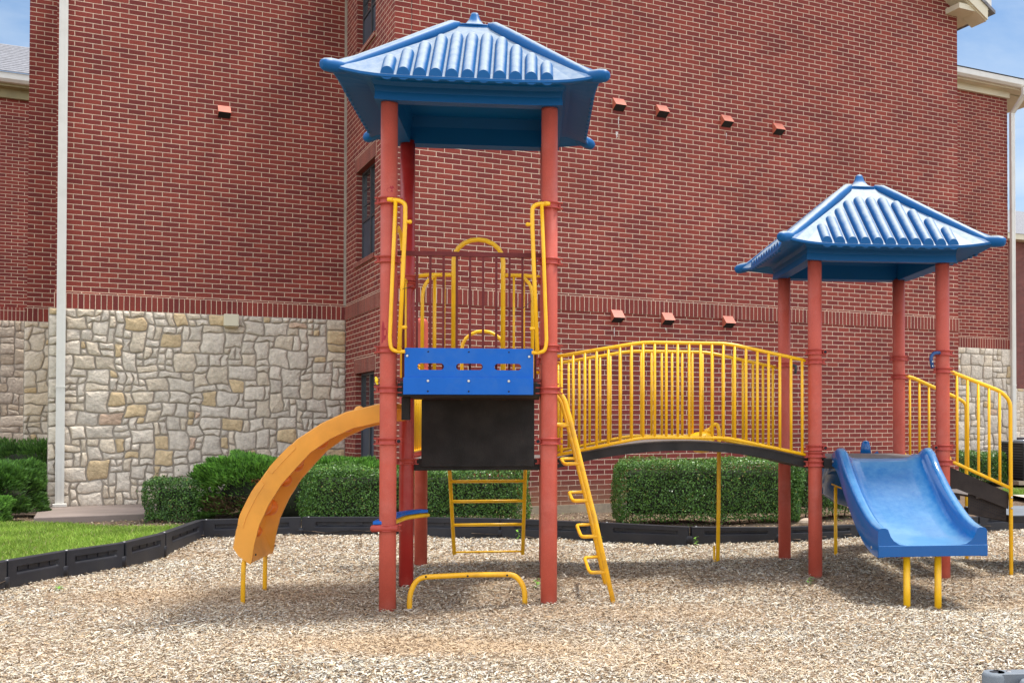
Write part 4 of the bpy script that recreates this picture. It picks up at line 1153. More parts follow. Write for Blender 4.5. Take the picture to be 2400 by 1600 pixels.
# --- roofs
def roof(cu, cv, dz, label):
    root = None
    e = 1.03
    m = MB(); ns = 20
    rings = [(0.56, 4.08), (0.58, 3.99), (0.585, 3.845), (0.71, 3.838), (0.705, 3.90), (0.712, 3.945), (0.735, 3.972), (0.77, 3.972), (0.88, 3.945), (0.942, 3.928),
             (0.957, 3.936), (0.955, 3.955), (0.93, 3.976), (0.35, 4.461), (0.16, 4.620), (0.155, 4.640), (0.13, 4.645)]
    vs = []
    for (hf, z) in rings:
        lift = 0.055 * max(0, min(1, (hf - 0.66) / 0.29))
        for sdx in range(4):
            for k in range(ns):
                t = -1 + 2 * k / ns
                p = [(t, -1), (1, t), (-t, 1), (-1, -t)][sdx]
                tt = abs(t) ** 5
                hk = hf * (1 + 0.055 * abs(t) ** 9) if hf > 0.87 else hf
                vs.append((p[0] * hk, p[1] * hk, z + lift * tt))
    n = 4 * ns; fs = []
    for i in range(len(rings) - 1):
        for k in range(n):
            l = (k + 1) % n
            fs.append((i * n + k, i * n + l, (i + 1) * n + l, (i + 1) * n + k)[::-1])
    fs.append(tuple(range(n)))
    fs.append(tuple((len(rings) - 1) * n + k for k in range(n))[::-1])
    m.add(vs, [f[::-1] for f in fs], False)
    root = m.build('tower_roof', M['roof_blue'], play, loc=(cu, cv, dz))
    root['label'] = label
    slope = (4.645 - 3.955) / (0.955 - 0.13)
    zs = lambda h_: 3.955 + (0.955 - h_) * slope
    # collar below the finial: smooth, chalky
    # ribs: half-round rolls
    rr_ = 0.049
    for face in range(4):
        for k in range(-5, 6):
            x = k * 0.117
            h0, h1 = 0.950, max(0.315, abs(x) + 0.135)
            mm = MB(); seg = 10
            N_ = Vector((0, -slope, 0)); dirr = Vector((0, 1, slope)).normalized(); nor = Vector((0, -slope, 1)).normalized()
            length = (h0 - h1) * math.sqrt(1 + slope * slope)
            st = [(0.0, 1.0), (length - rr_ * 1.2, 1.0), (length - rr_ * .6, 0.9), (length - rr_ * .25, 0.66), (length, 0.25)]
            base = Vector((x, -h0, zs(h0)))
            v2 = []
            for (s_, k_) in st:
                c_ = base + dirr * s_
                for q in range(seg + 1):
                    a = math.pi * q / seg
                    if s_ == 0.0:   # plumb cut end with the disc of the roll visible
                        off = Vector((math.cos(a) * rr_, 0, math.sin(a) * rr_ * 1.25))
                    else:
                        off = Vector((1, 0, 0)) * math.cos(a) * rr_ * k_ + nor * math.sin(a) * rr_ * k_ * 1.08
                    v2.append(c_ + off)
            f2 = []
            for i in range(len(st) - 1):
                for q in range(seg):
                    f2.append((i * (seg + 1) + q, i * (seg + 1) + q + 1, (i + 1) * (seg + 1) + q + 1, (i + 1) * (seg + 1) + q))
            mm.add(v2, f2, True)
            o_ = len(mm.v)
            # end disc, a full circle dipping to the eave
            disc = [(base.x + math.cos(2 * math.pi * q / 20) * rr_, base.y - 0.003, base.z + math.sin(2 * math.pi * q / 20) * rr_ * (1.25 if q <= 10 else 0.75)) for q in range(20)]
            disc2 = [(p_[0], base.y + 0.02, p_[2]) for p_ in disc]
            mm.add(disc + disc2, [tuple(range(20))[::-1]] + [(q, (q + 1) % 20, 20 + (q + 1) % 20, 20 + q)[::-1] for q in range(20)], False)
            rib = mm.build('rib', M['roof_blue'], root, rz=face * math.pi / 2)
    # hip rolls with upturned knobs
    for face in range(4):
        mm = MB()
        rad = 0.052
        P = [(-1.036, -1.036, 3.985), (-1.031, -1.031, 3.987), (-1.015, -1.015, 3.992), (-0.985, -0.985, 3.999), (-0.95, -0.95, 4.004), (-0.91, -0.91, 4.012)] + [(-h_, -h_, zs(h_) + 0.008 + 0.02 * max(0, (h_ - .6))) for h_ in (0.85, 0.7, 0.5, 0.3, 0.17, 0.12)]
        mm.tube(P, [rad * .35, rad * .68, rad * .9, rad * 1.0, rad * .98, rad * .92, rad, rad, rad, rad, rad * 0.9, rad * .3], seg=16)
        mm.build('hip_roll', M['roof_blue'], root, rz=face * math.pi / 2)
    mm = MB(); v3 = []
    prof = [(0.165, 4.640), (0.165, 4.650), (0.12, 4.663), (0.075, 4.690), (0.048, 4.73), (0.034, 4.77), (0.027, 4.79), (0.012, 4.797)]
    for (hf, z) in prof:
        for q in range(16):
            a = 2 * math.pi * q / 16 + math.pi / 16
            c_, s_ = math.cos(a), math.sin(a)
            sq = max(abs(c_), abs(s_)); k_ = (1 / sq) ** 0.75
            v3.append((c_ * hf * k_, s_ * hf * k_, z))
    f3 = []
    for i in range(len(prof) - 1):
        for q in range(16):
            l = (q + 1) % 16; f3.append((i * 16 + q, i * 16 + l, (i + 1) * 16 + l, (i + 1) * 16 + q))
    mm.add(v3, f3, True); mm.add(v3[:16], [tuple(range(16))[::-1]]); mm.add(v3[-16:], [tuple(range(16))])
    mm.build('finial', M['roof_blue'], root)
    return root
roof(S / 2, S / 2, 0.0, 'tall ribbed blue roof with whitened top over the left tower')
roof(3.5 * S, 1.5 * S, -0.965, 'lower ribbed blue roof with whitened top over the right tower')

# --- decks
def deck(u0, u1, v0, v1, top, th=0.09, label=None):
    m = MB().box((u0, v0, top - th), (u1, v1, top - 0.012))
    o = m.build('deck', M['deck'], play, bevel=0.006)
    MB().box((u0 + .02, v0 + .004, top - 0.012), (u1 - .02, v1 - .004, top)).build('deck_mat', M['deck_top'], o)
    if label: o['label'] = label
    return o
deck(0.069, 1.15, -0.02, S, 1.713, 0.112, 'upper black deck of the tall tower')
for u in (0.066, 1.089): MB().box((u, -0.035, 1.716), (u + .064, 0.0, 1.740)).build('deck_bracket', M['maroon'], play)
deck(0.02, 1.20, S + .0, 2 * S, 1.08, 0.10, 'lower black deck behind the tall tower')
for u in (0.04, 1.109): MB().box((u, S - .012, 1.015), (u + .09, S - .001, 1.085)).build('deck_bracket', M['deck'], play)
deck(3 * S + .07, 4 * S - .07, S - .035, 2 * S, 1.082, 0.10, 'black deck of the right tower')
# riser panel under the upper deck
rp = MB().box((0.130, S - .045, 1.013), (1.107, S - .02, 1.60)).build('riser_panel', M['deck'], play, bevel=0.004)
for u in (0.315, 0.49, 0.615, 0.74, 0.92):
    MB().lathe([(0.013, -0.009), (0.011, -0.002), (0.011, 0.0)], seg=12, axis='y', origin=(u, S - .045, 1.055)).build('bolt', M['deck'], rp)
MB().box((0.069, 0.25, 1.42), (0.13, 0.33, 1.60)).build('climber_bracket', M['deck'], play)

# --- blue panel with slots on the front of the upper deck
def slotted_panel():
    u0, u1, z0, z1 = 0.130, 1.098, 1.735, 1.966
    yf, yb = -0.085, -0.072
    slots = [(0.225, 0.423), (0.514, 0.714), (0.803, 1.005)]
    za, zb = 1.800, 1.850
    m = MB()
    r_ = (zb - za) / 2; zc = (za + zb) / 2
    m.prism([(u0, zb), (u1, zb), (u1, z1 - .008), (u1 - .008, z1), (u0 + .008, z1), (u0, z1 - .008)], 'y', yf, yb)
    m.box((u0, yf, z0), (u1, yb, za))
    xs_ = [u0] + [x for sl in slots for x in sl] + [u1]
    for i in range(0, len(xs_), 2):
        a, b = xs_[i], xs_[i + 1]
        pl = []
        if i == 0: pl += [(a, za)]
        else: pl += [(a - r_ + math.cos(-math.pi / 2 + math.pi * k / 12) * r_, zc + math.sin(-math.pi / 2 + math.pi * k / 12) * r_) for k in range(12, -1, -1)]
        if i == len(xs_) - 2: pl += [(b, za), (b, zb)]
        else: pl += [(b + r_ + math.cos(-math.pi / 2 - math.pi * k / 12) * r_, zc + math.sin(-math.pi / 2 - math.pi * k / 12) * r_) for k in range(0, 13)]
        if i == 0: pl += [(a, zb)]
        m.prism(pl, 'y', yf, yb)
    p = m.build('slotted_panel', M['blue_panel'], play, weld=True)
    MB().box((0.122, -0.100, 1.612), (1.098, -0.0865, 1.742)).build('kick_board', M['blue_panel'], p, bevel=0.004)
    def bolt(u, z, y, mat=M['steel'], r_=0.011):
        MB().lathe([(r_, -0.005), (r_ * .7, -0.008)], seg=14, axis='y', origin=(u, y, z)).build('bolt' if mat is M['steel'] else 'bolt_hole', mat, p)
    for u in (0.306, 0.610, 0.912):
        bolt(u, 1.716, -0.098)
        bolt(u, 1.637, -0.096, M['hole'], 0.007)
        bolt(u, 1.938, -0.081, M['hole'], 0.006)
    bolt(0.150, 1.905, -0.083); bolt(1.066, 1.905, -0.083)
    return p
slotted_panel()

# --- maroon barrier right behind the front posts
mr_ = MB().box((0.062, 0.045, 2.687), (1.158, 0.075, 2.722)).box((0.062, 0.045, 1.715), (1.158, 0.075, 1.735)).build('barrier', M['maroon'], play)
for k in range(11):
    u = 0.104 + k * 0.1009
    MB().box((u - .009, 0.051, 1.735), (u + .009, 0.069, 2.687)).build('baluster', M['maroon'], mr_)
MB().tube([(-0.05, 0.06, 2.735), (0.02, .0, 2.735)], .006, seg=6).build('bolt', M['steel'], mr_)

RAIL, BAL = 0.0165, 0.0135
# --- tall hand loops on the front posts
def handloop(sgn, u0):
    f = lambda u: u0 + sgn * u
    m = MB()
    m.tube([(f(0.03), -0.075, 3.085), (f(0.075), -0.085, 3.085), (f(0.132), -0.09, 3.06), (f(0.132), -0.095, 2.92), (f(0.118), -0.10, 2.55), (f(0.092), -0.10, 1.945)], RAIL, fillet=0.06)
    m.tube([(f(0.060), -0.085, 3.078), (f(0.042), -0.09, 2.60), (f(0.022), -0.095, 2.02), (f(0.034), -0.095, 1.95), (f(0.085), -0.095, 1.935), (f(0.135), -0.095, 1.937)], RAIL * .9, fillet=0.05)
    m.tube([(f(0.125), -0.095, 2.92), (f(0.168), -0.095, 2.92)], RAIL * .85); m.ball((f(0.168), -0.095, 2.92), 0.0165)
    m.tube([(f(0.095), -0.10, 2.12), (f(0.135), -0.10, 2.12)], RAIL * .8); m.ball((f(0.135), -0.10, 2.12), 0.016)
    m.tube([(f(-0.0), -0.065, 3.09), (f(0.04), -0.078, 3.087)], 0.019)
    m.build('hand_loop', M['yellow'], play)
handloop(1, 0.0); handloop(-1, S)

def arch_pts(u0, u1, z0, zspring, v, n=10):
    r_ = (u1 - u0) / 2; c_ = (u0 + u1) / 2
    pts = [(u0, v, z0), (u0, v, zspring)]
    for k in range(1, n): a = math.pi - math.pi * k / n; pts.append((c_ + math.cos(a) * r_, v, zspring + math.sin(a) * r_ * 0.86))
    return pts + [(u1, v, zspring), (u1, v, z0)]
# --- safety arch between the two decks (v = S plane)
sa = MB().tube(arch_pts(0.400, 0.830, 1.72, 2.83, S), 0.021).build('safety_arch', M['yellow'], play)
MB().tube([(0.06, S, 2.675), (0.16, S, 2.695), (0.395, S, 2.700)], RAIL * 1.1, fillet=.05).build('shoulder_rail', M['yellow'], sa)
MB().tube([(0.835, S, 2.703), (1.02, S, 2.703), (1.16, S, 2.690)], RAIL * 1.1, fillet=.05).build('shoulder_rail', M['yellow'], sa)
for (a, b) in ((0.235, 0.138), (1.008, 1.09)):
    MB().tube([(a, S, 1.72), (a, S, 2.69)], BAL * 1.2).build('upright', M['yellow'], sa)
    MB().tube([(a, S - .02, 2.685), (b + (a - b) * .25, S - .06, 2.62), (b, S - .08, 2.52), (b, S - .08, 1.72)], BAL * 1.15, fillet=.05).build('side_loop', M['yellow'], sa)
for a in (0.318, 0.925): MB().tube([(a, S, 1.72), (a, S, 2.69)], BAL * .8).build('upright', M['yellow'], sa)
# --- lower arch on the rear edge of the lower deck, with railings on both sides
la = MB().tube(arch_pts(0.394, 0.806, 1.08, 2.13, 2 * S), RAIL * 1.05).build('rear_arch', M['yellow'], play)
MB().tube([(0.06, 2 * S, 1.90), (0.39, 2 * S, 1.90)], RAIL).build('shoulder_rail', M['yellow'], la)
MB().tube([(0.81, 2 * S, 1.90), (1.16, 2 * S, 1.90)], RAIL).build('shoulder_rail', M['yellow'], la)
# left railing of the lower deck (seen edge on)
def railing_v(name, u, v0, v1, z0, z1, n):
    r_ = MB().tube([(u, v0, z1), (u, v1, z1)], RAIL).tube([(u, v0, z0), (u, v1, z0)], RAIL * .8).build(name, M['yellow'], play)
    for k in range(n):
        v = v0 + (v1 - v0) * (k + .5) / n
        MB().tube([(u, v, z0), (u, v, z1)], BAL).build('baluster', M['yellow'], r_)
    return r_
railing_v('side_railing', 0.02, S + .07, 2 * S - .07, 1.14, 1.93, 7)
# entry arch beside the climber on the left side of the upper deck
ea = MB().tube([(0.0, 0.36, 1.72), (0.0, 0.36, 2.86), (0.0, 0.42, 2.95), (0.0, 0.60, 3.0), (0.0, 0.80, 2.95), (0.0, 0.87, 2.86), (0.0, 0.87, 1.72)], RAIL, fillet=.06).build('entry_arch', M['yellow'], play)
MB().tube([(0.0, 0.07, 2.62), (0.0, 0.35, 2.62)], RAIL).tube([(0, .18, 1.72), (0, .18, 2.62)], BAL).build('shoulder_rail', M['yellow'], ea)
MB().tube([(0.0, 0.88, 2.62), (0.0, S - .07, 2.62)], RAIL).tube([(0, 1.04, 1.72), (0, 1.04, 2.62)], BAL * 1.3).build('shoulder_rail', M['yellow'], ea)
# cable ties left on the rails
for (a, b) in (((0.098, -.11, 2.40), (0.20, -.13, 2.43)), ((1.08, -.11, 2.33), (1.02, -.14, 2.27)), ((1.30, S - .03, 1.87), (1.44, S - .06, 1.84))):
    MB().tube([a, b], 0.0022, seg=5).build('cable_tie', M['wire'], play)
MB().ball((-0.085, -0.01, 1.72), 0.014, 1, 1, 1.5).ball((-0.09, -0.01, 1.74), 0.01).ball((-0.08, -.01, 1.695), 0.009).build('plastic_flower', simple('bright_yellow', (0.9, .7, 0.02), rough=.4), play)

# --- hanging ladder at the rear
ld = MB().tube([(0.262, 2 * S + .04, 1.02), (0.275, 2 * S + .06, 0.90), (0.318, 2 * S + .10, 0.085)], RAIL * 1.15).tube([(1.022, 2 * S + .04, 1.02), (1.018, 2 * S + .06, 0.90), (0.995, 2 * S + .10, 0.075)], RAIL * 1.15).build('rear_ladder', M['yellow'], play)
for z in (0.955, 0.815, 0.615, 0.38, 0.108):
    k = (1.0 - z) / 0.9
    MB().tube([(0.265 + .05 * k, 2 * S + .05 + .05 * k, z), (1.022 - .025 * k, 2 * S + .05 + .05 * k, z)], RAIL * (.95 if z > .2 else .6)).build('rung', M['yellow'], ld)

# --- side climber with stirrup rungs at the right of the tall tower
def crv(v): return [(1.262, v, 1.640), (1.300, v, 1.632), (1.338, v, 1.58), (1.378, v, 1.44), (1.490, v, 0.992), (1.582, v, 0.623), (1.742, v, -0.10)]
sc = MB().tube(crv(0.0), RAIL * 1.15, fillet=.03).tube(crv(0.92), RAIL * 1.15, fillet=.03).build('side_climber', M['yellow_worn'], play)
for z in (1.385, 1.088, 0.80, 0.52, 0.24):
    u = 1.382 + (1.42 - z) * (1.742 - 1.382) / (1.42 + .1)
    ln = 0.115
    MB().tube([(u, 0.0, z - .004), (u - ln, 0.03, z - .012), (u - ln - .012, 0.12, z - .005), (u - ln - .012, 0.80, z), (u - ln, 0.89, z), (u, 0.92, z + .004)], RAIL * .85, fillet=.03).build('rung', M['yellow_worn'], sc)

# --- boomerang seat low on the tall tower
def seat_poly(wd, o0=0.0):
    cen = [(-0.055, -0.05), (-0.04, 0.42), (0.0, 0.78), (0.10, 1.0), (0.17, 1.07)]
    L_, R_ = [], []
    for i, p in enumerate(cen):
        a = cen[max(0, i - 1)]; b = cen[min(len(cen) - 1, i + 1)]
        dx, dy = b[0] - a[0], b[1] - a[1]; dl = math.hypot(dx, dy)
        L_.append((p[0] - dy / dl * wd, p[1] + dx / dl * wd)); R_.append((p[0] + dy / dl * wd, p[1] - dx / dl * wd))
    return L_ + R_[::-1]
st = MB().prism(seat_poly(0.05), 'z', 0.628, 0.655).build('seat_board', M['blue_panel'], play, bevel=0.006)
pl_ = seat_poly(0.045)
MB().tube([(p[0], p[1], 0.605) for p in pl_], 0.017, closed=True).build('seat_frame', M['yellow'], st)
MB().tube([(-0.12, -.055, .60), (-.11, -.055, .60), (0.08, -.06, .60)], [.014, .026, .024]).build('seat_clamp', M['clamp'], st)

# --- orange arched climber on the left
outer = [(0.02, 1.565), (-0.113, 1.548), (-0.366, 1.483), (-0.545, 1.398), (-0.733, 1.272), (-0.85, 1.150), (-0.964, 1.020), (-1.073, 0.853), (-1.149, 0.694), (-1.188, 0.558), (-1.208, 0.430), (-1.172, 0.375)]
inner = [(0.02, 1.418), (-0.113, 1.400), (-0.31, 1.354), (-0.477, 1.274), (-0.63, 1.165), (-0.743, 1.040), (-0.85, 0.915), (-0.945, 0.757), (-1.015, 0.60), (-1.050, 0.45), (-1.066, 0.33), (-1.078, 0.298)]
def climber():
    v0, v1 = 0.285, 1.045
    m = MB(); n = len(outer)
    # cross-section across v: near flange, recessed web, far flange. depth t: 0 outer surface ... 1 inner edge
    sec = [(v0 + .012, 0.0), (v0, 0.06), (v0 + .004, 0.55), (v0 + .016, 0.98), (v0 + .030, 1.0), (v0 + .052, 0.96), (v0 + .085, 0.42), (v0 + .11, 0.34),
           (v1 - .11, 0.34), (v1 - .085, 0.42), (v1 - .052, 0.96), (v1 - .030, 1.0), (v1 - .016, 0.98), (v1 - .004, 0.55), (v1, 0.06), (v1 - .012, 0.0),
           (v1 - .045, 0.0), (v1 - .07, 0.13), (v0 + .07, 0.13), (v0 + .045, 0.0)]
    k = len(sec); vs = []
    for (o_, i_) in zip(outer, inner):
        last = i_ is inner[-1] or i_ is inner[-2]
        for (v, t) in sec:
            if last and .3 < t < .5: t = .93
            vs.append((o_[0] + (i_[0] - o_[0]) * t, v, o_[1] + (i_[1] - o_[1]) * t))
    fs = []
    for i in range(n - 1):
        for q in range(k):
            l = (q + 1) % k; fs.append((i * k + q, (i + 1) * k + q, (i + 1) * k + l, i * k + l))
    fs.append(tuple(range(k))); fs.append(tuple((n - 1) * k + q for q in range(k))[::-1])
    m.add(vs, [f[::-1] for f in fs], True)
    c_ = m.build('arch_climber', M['orange'], play)
    es = c_.modifiers.new('edges', 'EDGE_SPLIT'); es.split_angle = R(42)
    # stepped sockets and round holds moulded through the web
    holds = [(1.7, 0.46, .072), (2.6, .86, .06), (3.8, .80, .075), (4.9, .52, .08), (5.4, .84, .06), (6.3, .86, .06), (7.4, .50, .095), (7.7, .86, .075), (8.9, .66, .05)]
    for hi_, (s_, v, r_) in enumerate(holds):
        i = int(s_); f_ = s_ - i
        ou = outer[i][0] * (1 - f_) + outer[i + 1][0] * f_; oz = outer[i][1] * (1 - f_) + outer[i + 1][1] * f_
        iu = inner[i][0] * (1 - f_) + inner[i + 1][0] * f_; iz = inner[i][1] * (1 - f_) + inner[i + 1][1] * f_
        cu, cz = ou + (iu - ou) * .46, oz + (iz - oz) * .46
        MB().ball((cu, v, cz), r_, .9, 1.05, .9).build('hold', M['orange_hold'], c_)
        if hi_ in (0, 3): MB().ball((ou + (iu - ou) * .10, v, oz + (iz - oz) * .10), r_ * .62).build('hold', M['orange'], c_)
    # raised pads along the outer rim
    for (i0, i1) in ((4.3, 5.9), (6.4, 8.6)):
        mm = MB(); pts = []
        for q in range(9):
            s_ = i0 + (i1 - i0) * q / 8; i = int(s_); f_ = s_ - i
            ou = outer[i][0] * (1 - f_) + outer[i + 1][0] * f_; oz = outer[i][1] * (1 - f_) + outer[i + 1][1] * f_
            iu = inner[i][0] * (1 - f_) + inner[i + 1][0] * f_; iz = inner[i][1] * (1 - f_) + inner[i + 1][1] * f_
            dd = -0.025 if 0 < q < 8 else 0.01
            pts.append(((ou + (iu - ou) * dd), (oz + (iz - oz) * dd), (ou + (iu - ou) * .3), (oz + (iz - oz) * .3)))
        vs = []
        for (a, b, c2, d2) in pts:
            for v in (v0 - .004, v0 + .035): vs += [(a, v, b), (c2, v, d2)]
        fs = []
        for q in range(8):
            o_ = q * 4
            fs += [(o_, o_ + 4, o_ + 5, o_ + 1)[::-1], (o_ + 2, o_ + 3, o_ + 7, o_ + 6)[::-1], (o_, o_ + 2, o_ + 6, o_ + 4)[::-1], (o_ + 1, o_ + 5, o_ + 7, o_ + 3)[::-1]]
        mm.add(vs, fs, False); mm.add(vs[:4], [(0, 1, 3, 2)]); mm.add(vs[-4:], [(0, 2, 3, 1)])
        mm.build('rim_pad', M['orange'], c_)
    for v in (v0 + .035, v1 - .035):
        MB().tube([(-1.105, v, 0.42), (-1.135, v, 0.30), (-1.142, v, -0.3)], 0.0175, fillet=.03).build('leg', M['yellow_worn'], c_)
    for v in (v0 + .06, v1 - .06):
        MB().lathe([(.008, -.004), (.008, .004)], seg=10, axis='x', origin=(-1.05, v, 0.37)).build('bolt', M['deck'], c_)
    return c_
climber()

# --- low bar standing in the mulch under the tall tower
lb = empty('low_bar', (-2.145, 8.255, 0), 0.1248)
tag(lb, 'low bent yellow bar standing in the mulch between the tall tower front posts', 'bar')
MB().tube([(0.158, 0.03, -0.2), (0.162, 0.03, 0.10), (0.225, 0.03, 0.215), (0.60, 0.03, 0.228), (0.965, 0.03, 0.225), (1.035, 0.03, 0.12), (1.038, 0.03, -0.2)], 0.0205, fillet=0.07, seg=14).build('bent_tube', M['yellow_worn'], lb)
for u in (0.285, 0.60, 0.90): MB().lathe([(0.008, -0.0008), (0.008, 0.0008)], seg=10, axis='y', origin=(u, 0.0088, 0.222)).build('bolt_hole', M['hole'], lb)

# --- arched bridge
def bridge_z(u):  # deck surface
    t = (u - 2.44) / 1.22
    return 1.232 - 0.178 * t * t
m = MB(); nb = 28; vs = []
for i in range(nb + 1):
    u = S + .02 + (2 * S - .04) * i / nb; z = bridge_z(u)
    for (v, dz_) in ((S + .035, 0), (2 * S - .035, 0), (2 * S - .035, -.078), (S + .035, -.078)): vs.append((u, v, z + dz_ - .008))
fs = []
for i in range(nb):
    for q in range(4):
        l = (q + 1) % 4; fs.append((i * 4 + q, (i + 1) * 4 + q, (i + 1) * 4 + l, i * 4 + l)[::-1])
fs += [(0, 1, 2, 3)[::-1], (nb * 4, nb * 4 + 1, nb * 4 + 2, nb * 4 + 3)]
m.add(vs, fs, False)
bd = m.build('bridge_deck', M['deck'], play)
vs = []
for i in range(nb + 1):
    u = S + .02 + (2 * S - .04) * i / nb; z = bridge_z(u)
    for (v, dz_) in ((S + .045, .006), (2 * S - .045, .006), (2 * S - .045, -.006), (S + .045, -.006)): vs.append((u, v, z + dz_))
MB().add(vs, fs).build('bridge_mat', M['deck_top'], bd)
def rail_z(u, lo):
    if lo: return float(np.interp(u, [1.30, 2.07, 2.85, 3.60], [1.108, 1.266, 1.262, 1.100]))
    return float(np.interp(u, [1.30, 2.07, 2.85, 3.60], [1.984, 2.120, 2.116, 1.962]))
for v, vs_ in ((S, -.0), (2 * S, 0)):
    r_ = MB().tube([(1.295, v, 1.984), (2.07, v, 2.120), (2.85, v, 2.116), (3.60, v, 1.962)], RAIL, fillet=.10).tube([(1.295, v, 1.108), (2.07, v, 1.266), (2.85, v, 1.262), (3.60, v, 1.100)], RAIL * .95, fillet=.10).build('bridge_railing', M['yellow'], play)
    for k in range(22):
        u = 1.346 + k * 0.1045
        MB().tube([(u, v, rail_z(u, True)), (u, v, rail_z(u, False))], BAL).build('baluster', M['yellow'], r_)

# --- right tower: front slide
def slide_mesh(path, hw, hoodr=True):
    """path: (v or position Vector, direction Vector side, rail height) list"""
    m = MB(); k = None; vs = []
    for (P, side, rail, thick) in path:
        P = Vector(P); side = Vector(side).normalized()
        sec = [(-hw, -thick), (-hw, rail * .80), (-hw + .012, rail * .96), (-hw + .03, rail), (-hw + .062, rail), (-hw + .082, rail * .93), (-hw + .105, rail * .5), (-hw + .13, .035), (-hw + .175, .006), (-hw * .45, -.004), (0, -.006)]
        sec = sec + [(-a, b) for (a, b) in sec[:-1]][::-1]
        sec += [(hw - .05, -thick), (hw - .07, -.03), (-hw + .07, -.03), (-hw + .05, -thick)]
        k = len(sec)
        for (a, b) in sec: vs.append(P + side * a + Vector((0, 0, b)))
    n = len(path); fs = []
    for i in range(n - 1):
        for q in range(k):
            l = (q + 1) % k; fs.append((i * k + q, i * k + l, (i + 1) * k + l, (i + 1) * k + q))
    m.add(vs, fs, True)
    m.add(vs[:k], [tuple(range(k))]); m.add(vs[-k:], [tuple(range(k))[::-1]])
    return m
sv = [1.20, 1.13, 1.05, 0.96, 0.84, 0.70, 0.56, 0.42, 0.30, 0.18, 0.06, -0.06, -0.15]
sz = [1.078, 1.073, 1.045, .985, .885, .775, .675, .59, .53, .482, .448, .430, .426]
srl = [.03, .075, .125, .15, .135, .145, .15, .155, .155, .15, .145, .14, .136]
cu = 4.262
path = [((cu - (1.2 - v) * .002, v, z), (1, 0, 0), r_, .075 + 0.02 * min(1, (1.2 - v))) for v, z, r_ in zip(sv, sz, srl)]
sm = slide_mesh(path, 0.452)
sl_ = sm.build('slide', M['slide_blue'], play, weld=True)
sl_.data.polygons.foreach_set('use_smooth', sm.s)
es = sl_.modifiers.new('edges', 'EDGE_SPLIT'); es.split_angle = R(55)
# moulded lip across the exit
MB().tube([(cu - .44, -.145, .385), (cu + .44, -.145, .385)], 0.012, seg=8).box((cu - .452, -.158, .335), (cu + .452, -.138, .424)).build('exit_lip', M['slide_blue'], sl_, bevel=.006)
for sx in (-1, 1):
    for v_, z_ in ((1.16, 1.045), (.02, .395)): MB().lathe([(.012, -.004), (.008, .004)], seg=12, axis='x', origin=(cu + sx * .4535, v_, z_)).build('bolt', M['steel'], sl_)
for u in (4.085, 4.345):
    MB().tube([(u, -.03, .40), (u, -.03, -.35)], 0.0285, seg=16).build('leg', M['yellow'], sl_)
# --- rear slide turning to the right behind the deck
rp_ = [((4.44, 2.42, 1.07), (1, 0, 0)), ((4.44, 2.56, 1.03), (1, .05, 0)), ((4.46, 2.75, .88), (1, -.15, 0)), ((4.53, 2.98, .73), (.9, -.45, 0)), ((4.68, 3.18, .60), (.6, -.8, 0)),
       ((4.90, 3.30, .50), (.25, -1, 0)), ((5.15, 3.33, .43), (0, -1, 0)), ((5.40, 3.32, .40), (0, -1, 0))]
rs = slide_mesh([(p, s_, (.005, .02, .09, .14, .15, .15, .14, .13)[i_], .11) for i_, (p, s_) in enumerate(rp_)], 0.33).build('rear_slide', M['slide_blue'], play)
MB().tube([(4.53, 2.47, 1.04), (4.53, 2.47, 1.15), (4.53, 2.47, 1.20), (4.53, 2.47, 1.212)], [.062, .05, .036, .018], seg=12).build('hood', M['slide_blue'], rs)
MB().tube([(4.27, 2.69, .72), (4.27, 2.69, -.3)], .0185, seg=12).build('leg', M['yellow'], rs)
MB().prism([(4.23, .742), (4.33, .700), (4.33, .715), (4.23, .757)], 'y', 2.67, 2.71).build('leg_bracket', M['yellow'], rs)
# blue brackets left on the right tower
bb = MB().tube([(4 * S - .055, S - .07, 2.045), (4 * S - .12, S - .085, 2.04), (4 * S - .15, S - .09, 2.0), (4 * S - .13, S - .09, 1.90)], .0165, fillet=.03).build('blue_bracket', simple('dark_blue_paint', (.01, .06, .19), rough=.4), play)
for z in (1.96, 1.92): MB().lathe([(.006, -.003), (.006, 0)], seg=8, axis='y', origin=(4 * S - .138, S - .106, z)).build('bolt', M['steel'], bb)
MB().tube([(3 * S + .06, 2 * S - .05, 1.99), (3 * S + .11, 2 * S - .06, 1.98), (3 * S + .10, 2 * S - .06, 1.90)], .014, fillet=.02).build('blue_bracket', M['window_frame'], play)

# --- stairs at the right
for v, name in ((S, 'stair_railing'), (2 * S, 'stair_railing')):
    e_ = 5.540 if v < 2 else 5.612
    r_ = MB().tube([(4 * S + .055, v, 1.884), (4.96 if v < 2 else 5.02, v, 1.872), (e_ - .09, v, 1.690 - (0 if v < 2 else .035)), (e_, v, 1.600), (e_, v, -0.3)], RAIL * 1.15, fillet=.07)
    r_.tube([(4 * S + .06, v, 1.082), (4.945, v, 1.048), (e_, v, .785)], RAIL, fillet=.05)
    r_ = r_.build(name, M['yellow'], play)
    for k in range(5):
        u = 5.018 + k * .104 - (.02 if v > 2 else 0)
        zt = np.interp(u, [4.96, e_ - .09], [1.872, 1.69 if v < 2 else 1.655]); zb = np.interp(u, [4.945, e_], [1.048, .785])
        MB().tube([(u, v, zb), (u, v, zt)], BAL).build('baluster', M['yellow'], r_)
    if v < 2:
        for z in (.70, .60): MB().lathe([(.011, -.006), (.007, -.009)], seg=12, axis='y', origin=(e_, v - .017, z)).build('bolt', M['steel'], r_)
stp = MB().box((4.935, S + .04, .80), (4.955, 2 * S - .04, .985)).build('staircase', M['deck_brown'], play)
for v in (S + .02, 2 * S - .04): MB().prism([(4.90, 1.01), (5.525, .745), (5.525, .59), (4.90, .83)], 'y', v, v + .02).build('stringer', M['deck_brown'], stp)
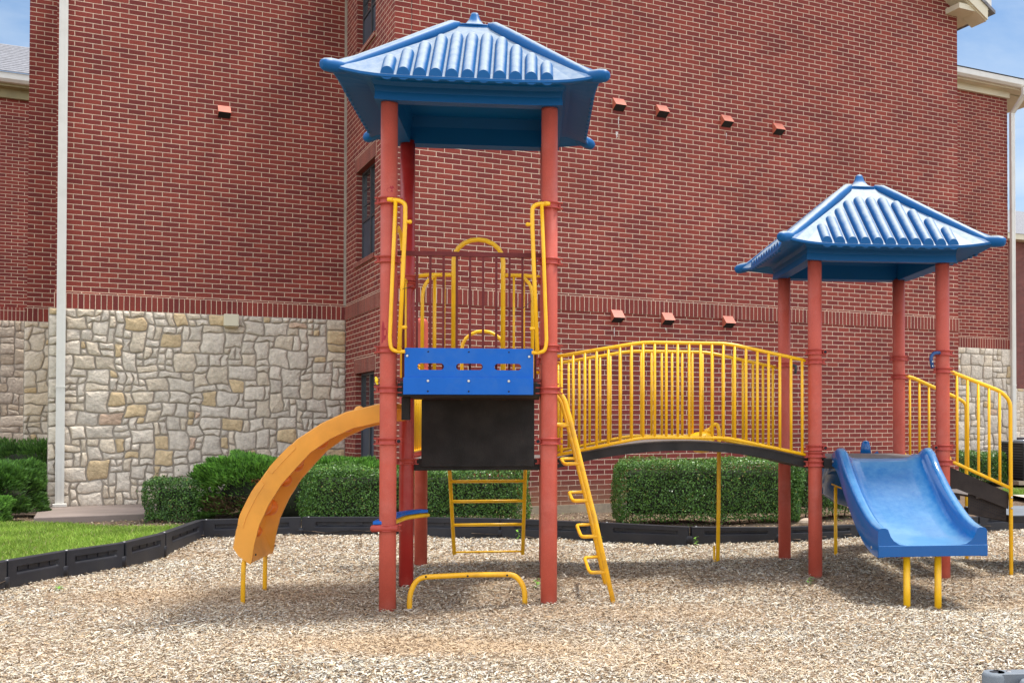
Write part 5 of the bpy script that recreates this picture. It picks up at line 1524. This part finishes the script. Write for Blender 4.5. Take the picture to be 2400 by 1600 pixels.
MB().box((4.96, S + .045, .865), (5.22, 2 * S - .045, .885)).build('tread', M['deck_top'], stp)
MB().box((5.22, S + .045, .690), (5.50, 2 * S - .045, .71)).build('tread', M['deck_top'], stp)
# perforated riser plate below the stringer
m = MB().prism([(5.15, .735), (5.522, .60), (5.522, .475), (5.148, .548)], 'y', S + .06, S + .07)
pp_ = m.build('perforated_plate', M['deck_brown'], stp)
hm = MB()
for r0 in range(4):
    for k in range(16):
        u = 5.175 + k * .021; z = .712 - (u - 5.15) * .36 - r0 * .026
        if z > .56 - (u - 5.15) * .2: hm.box((u - .0045, S + .0575, z - .0045), (u + .0045, S + .0598, z + .0045))
for k in range(5): hm.box((5.2 + k * .07, S + .0575, .555 - k * .0135), (5.209 + k * .07, S + .0598, .564 - k * .0135))
o_ = hm.build('perforation', M['hole'], pp_)
tdk = MB().box((5.56, S + .06, .455), (6.75, 2 * S - .05, .52)).build('transfer_step', M['deck'], play, bevel=.006)
MB().box((5.565, S + .065, .5205), (6.745, 2 * S - .055, .526)).build('deck_mat', M['border_grey'], tdk)
for u in (6.6,):
    for v in (S + .12, 2 * S - .12): MB().tube([(u, v, -.3), (u, v, .455)], .03).build('leg', M['post'], tdk)

# ------------------------------------------------------------------ round drum post behind the bridge
dp_ = empty('drum_post', (0.482, 10.929, -0.02)); tag(dp_, 'yellow pole with a hooked top holding a round yellow drum behind the bridge', 'play post')
MB().tube([(0.0, 0, -.3), (0.015, 0, .6), (0.02, 0, 1.34), (0.0, 0, 1.405), (-0.05, 0, 1.395), (-.07, 0, 1.33)], .0205, fillet=.035, seg=14).build('pole', M['yellow'], dp_)
MB().tube([(-.032, 0.01, -.3), (-.030, 0.01, .18)], .012).build('stub', M['yellow'], dp_)
m = MB().lathe([(.02, -.11), (.07, -.10), (.105, -.07), (.125, -.03), (.128, .0), (.128, .06), (.120, .075), (.06, .10), (.02, .105)], seg=28, origin=(-.155, 0, 1.222))
m.build('drum', M['yellow'], dp_)
MB().tube([(-.07, 0, 1.345), (-.10, 0, 1.335), (-.13, 0, 1.30)], .028).build('drum_bracket', M['yellow'], dp_)
MB().lathe([(.131, -.006), (.134, 0), (.131, .006)], seg=28, origin=(-.155, 0, 1.222)).build('drum_rim', M['yellow_worn'], dp_)
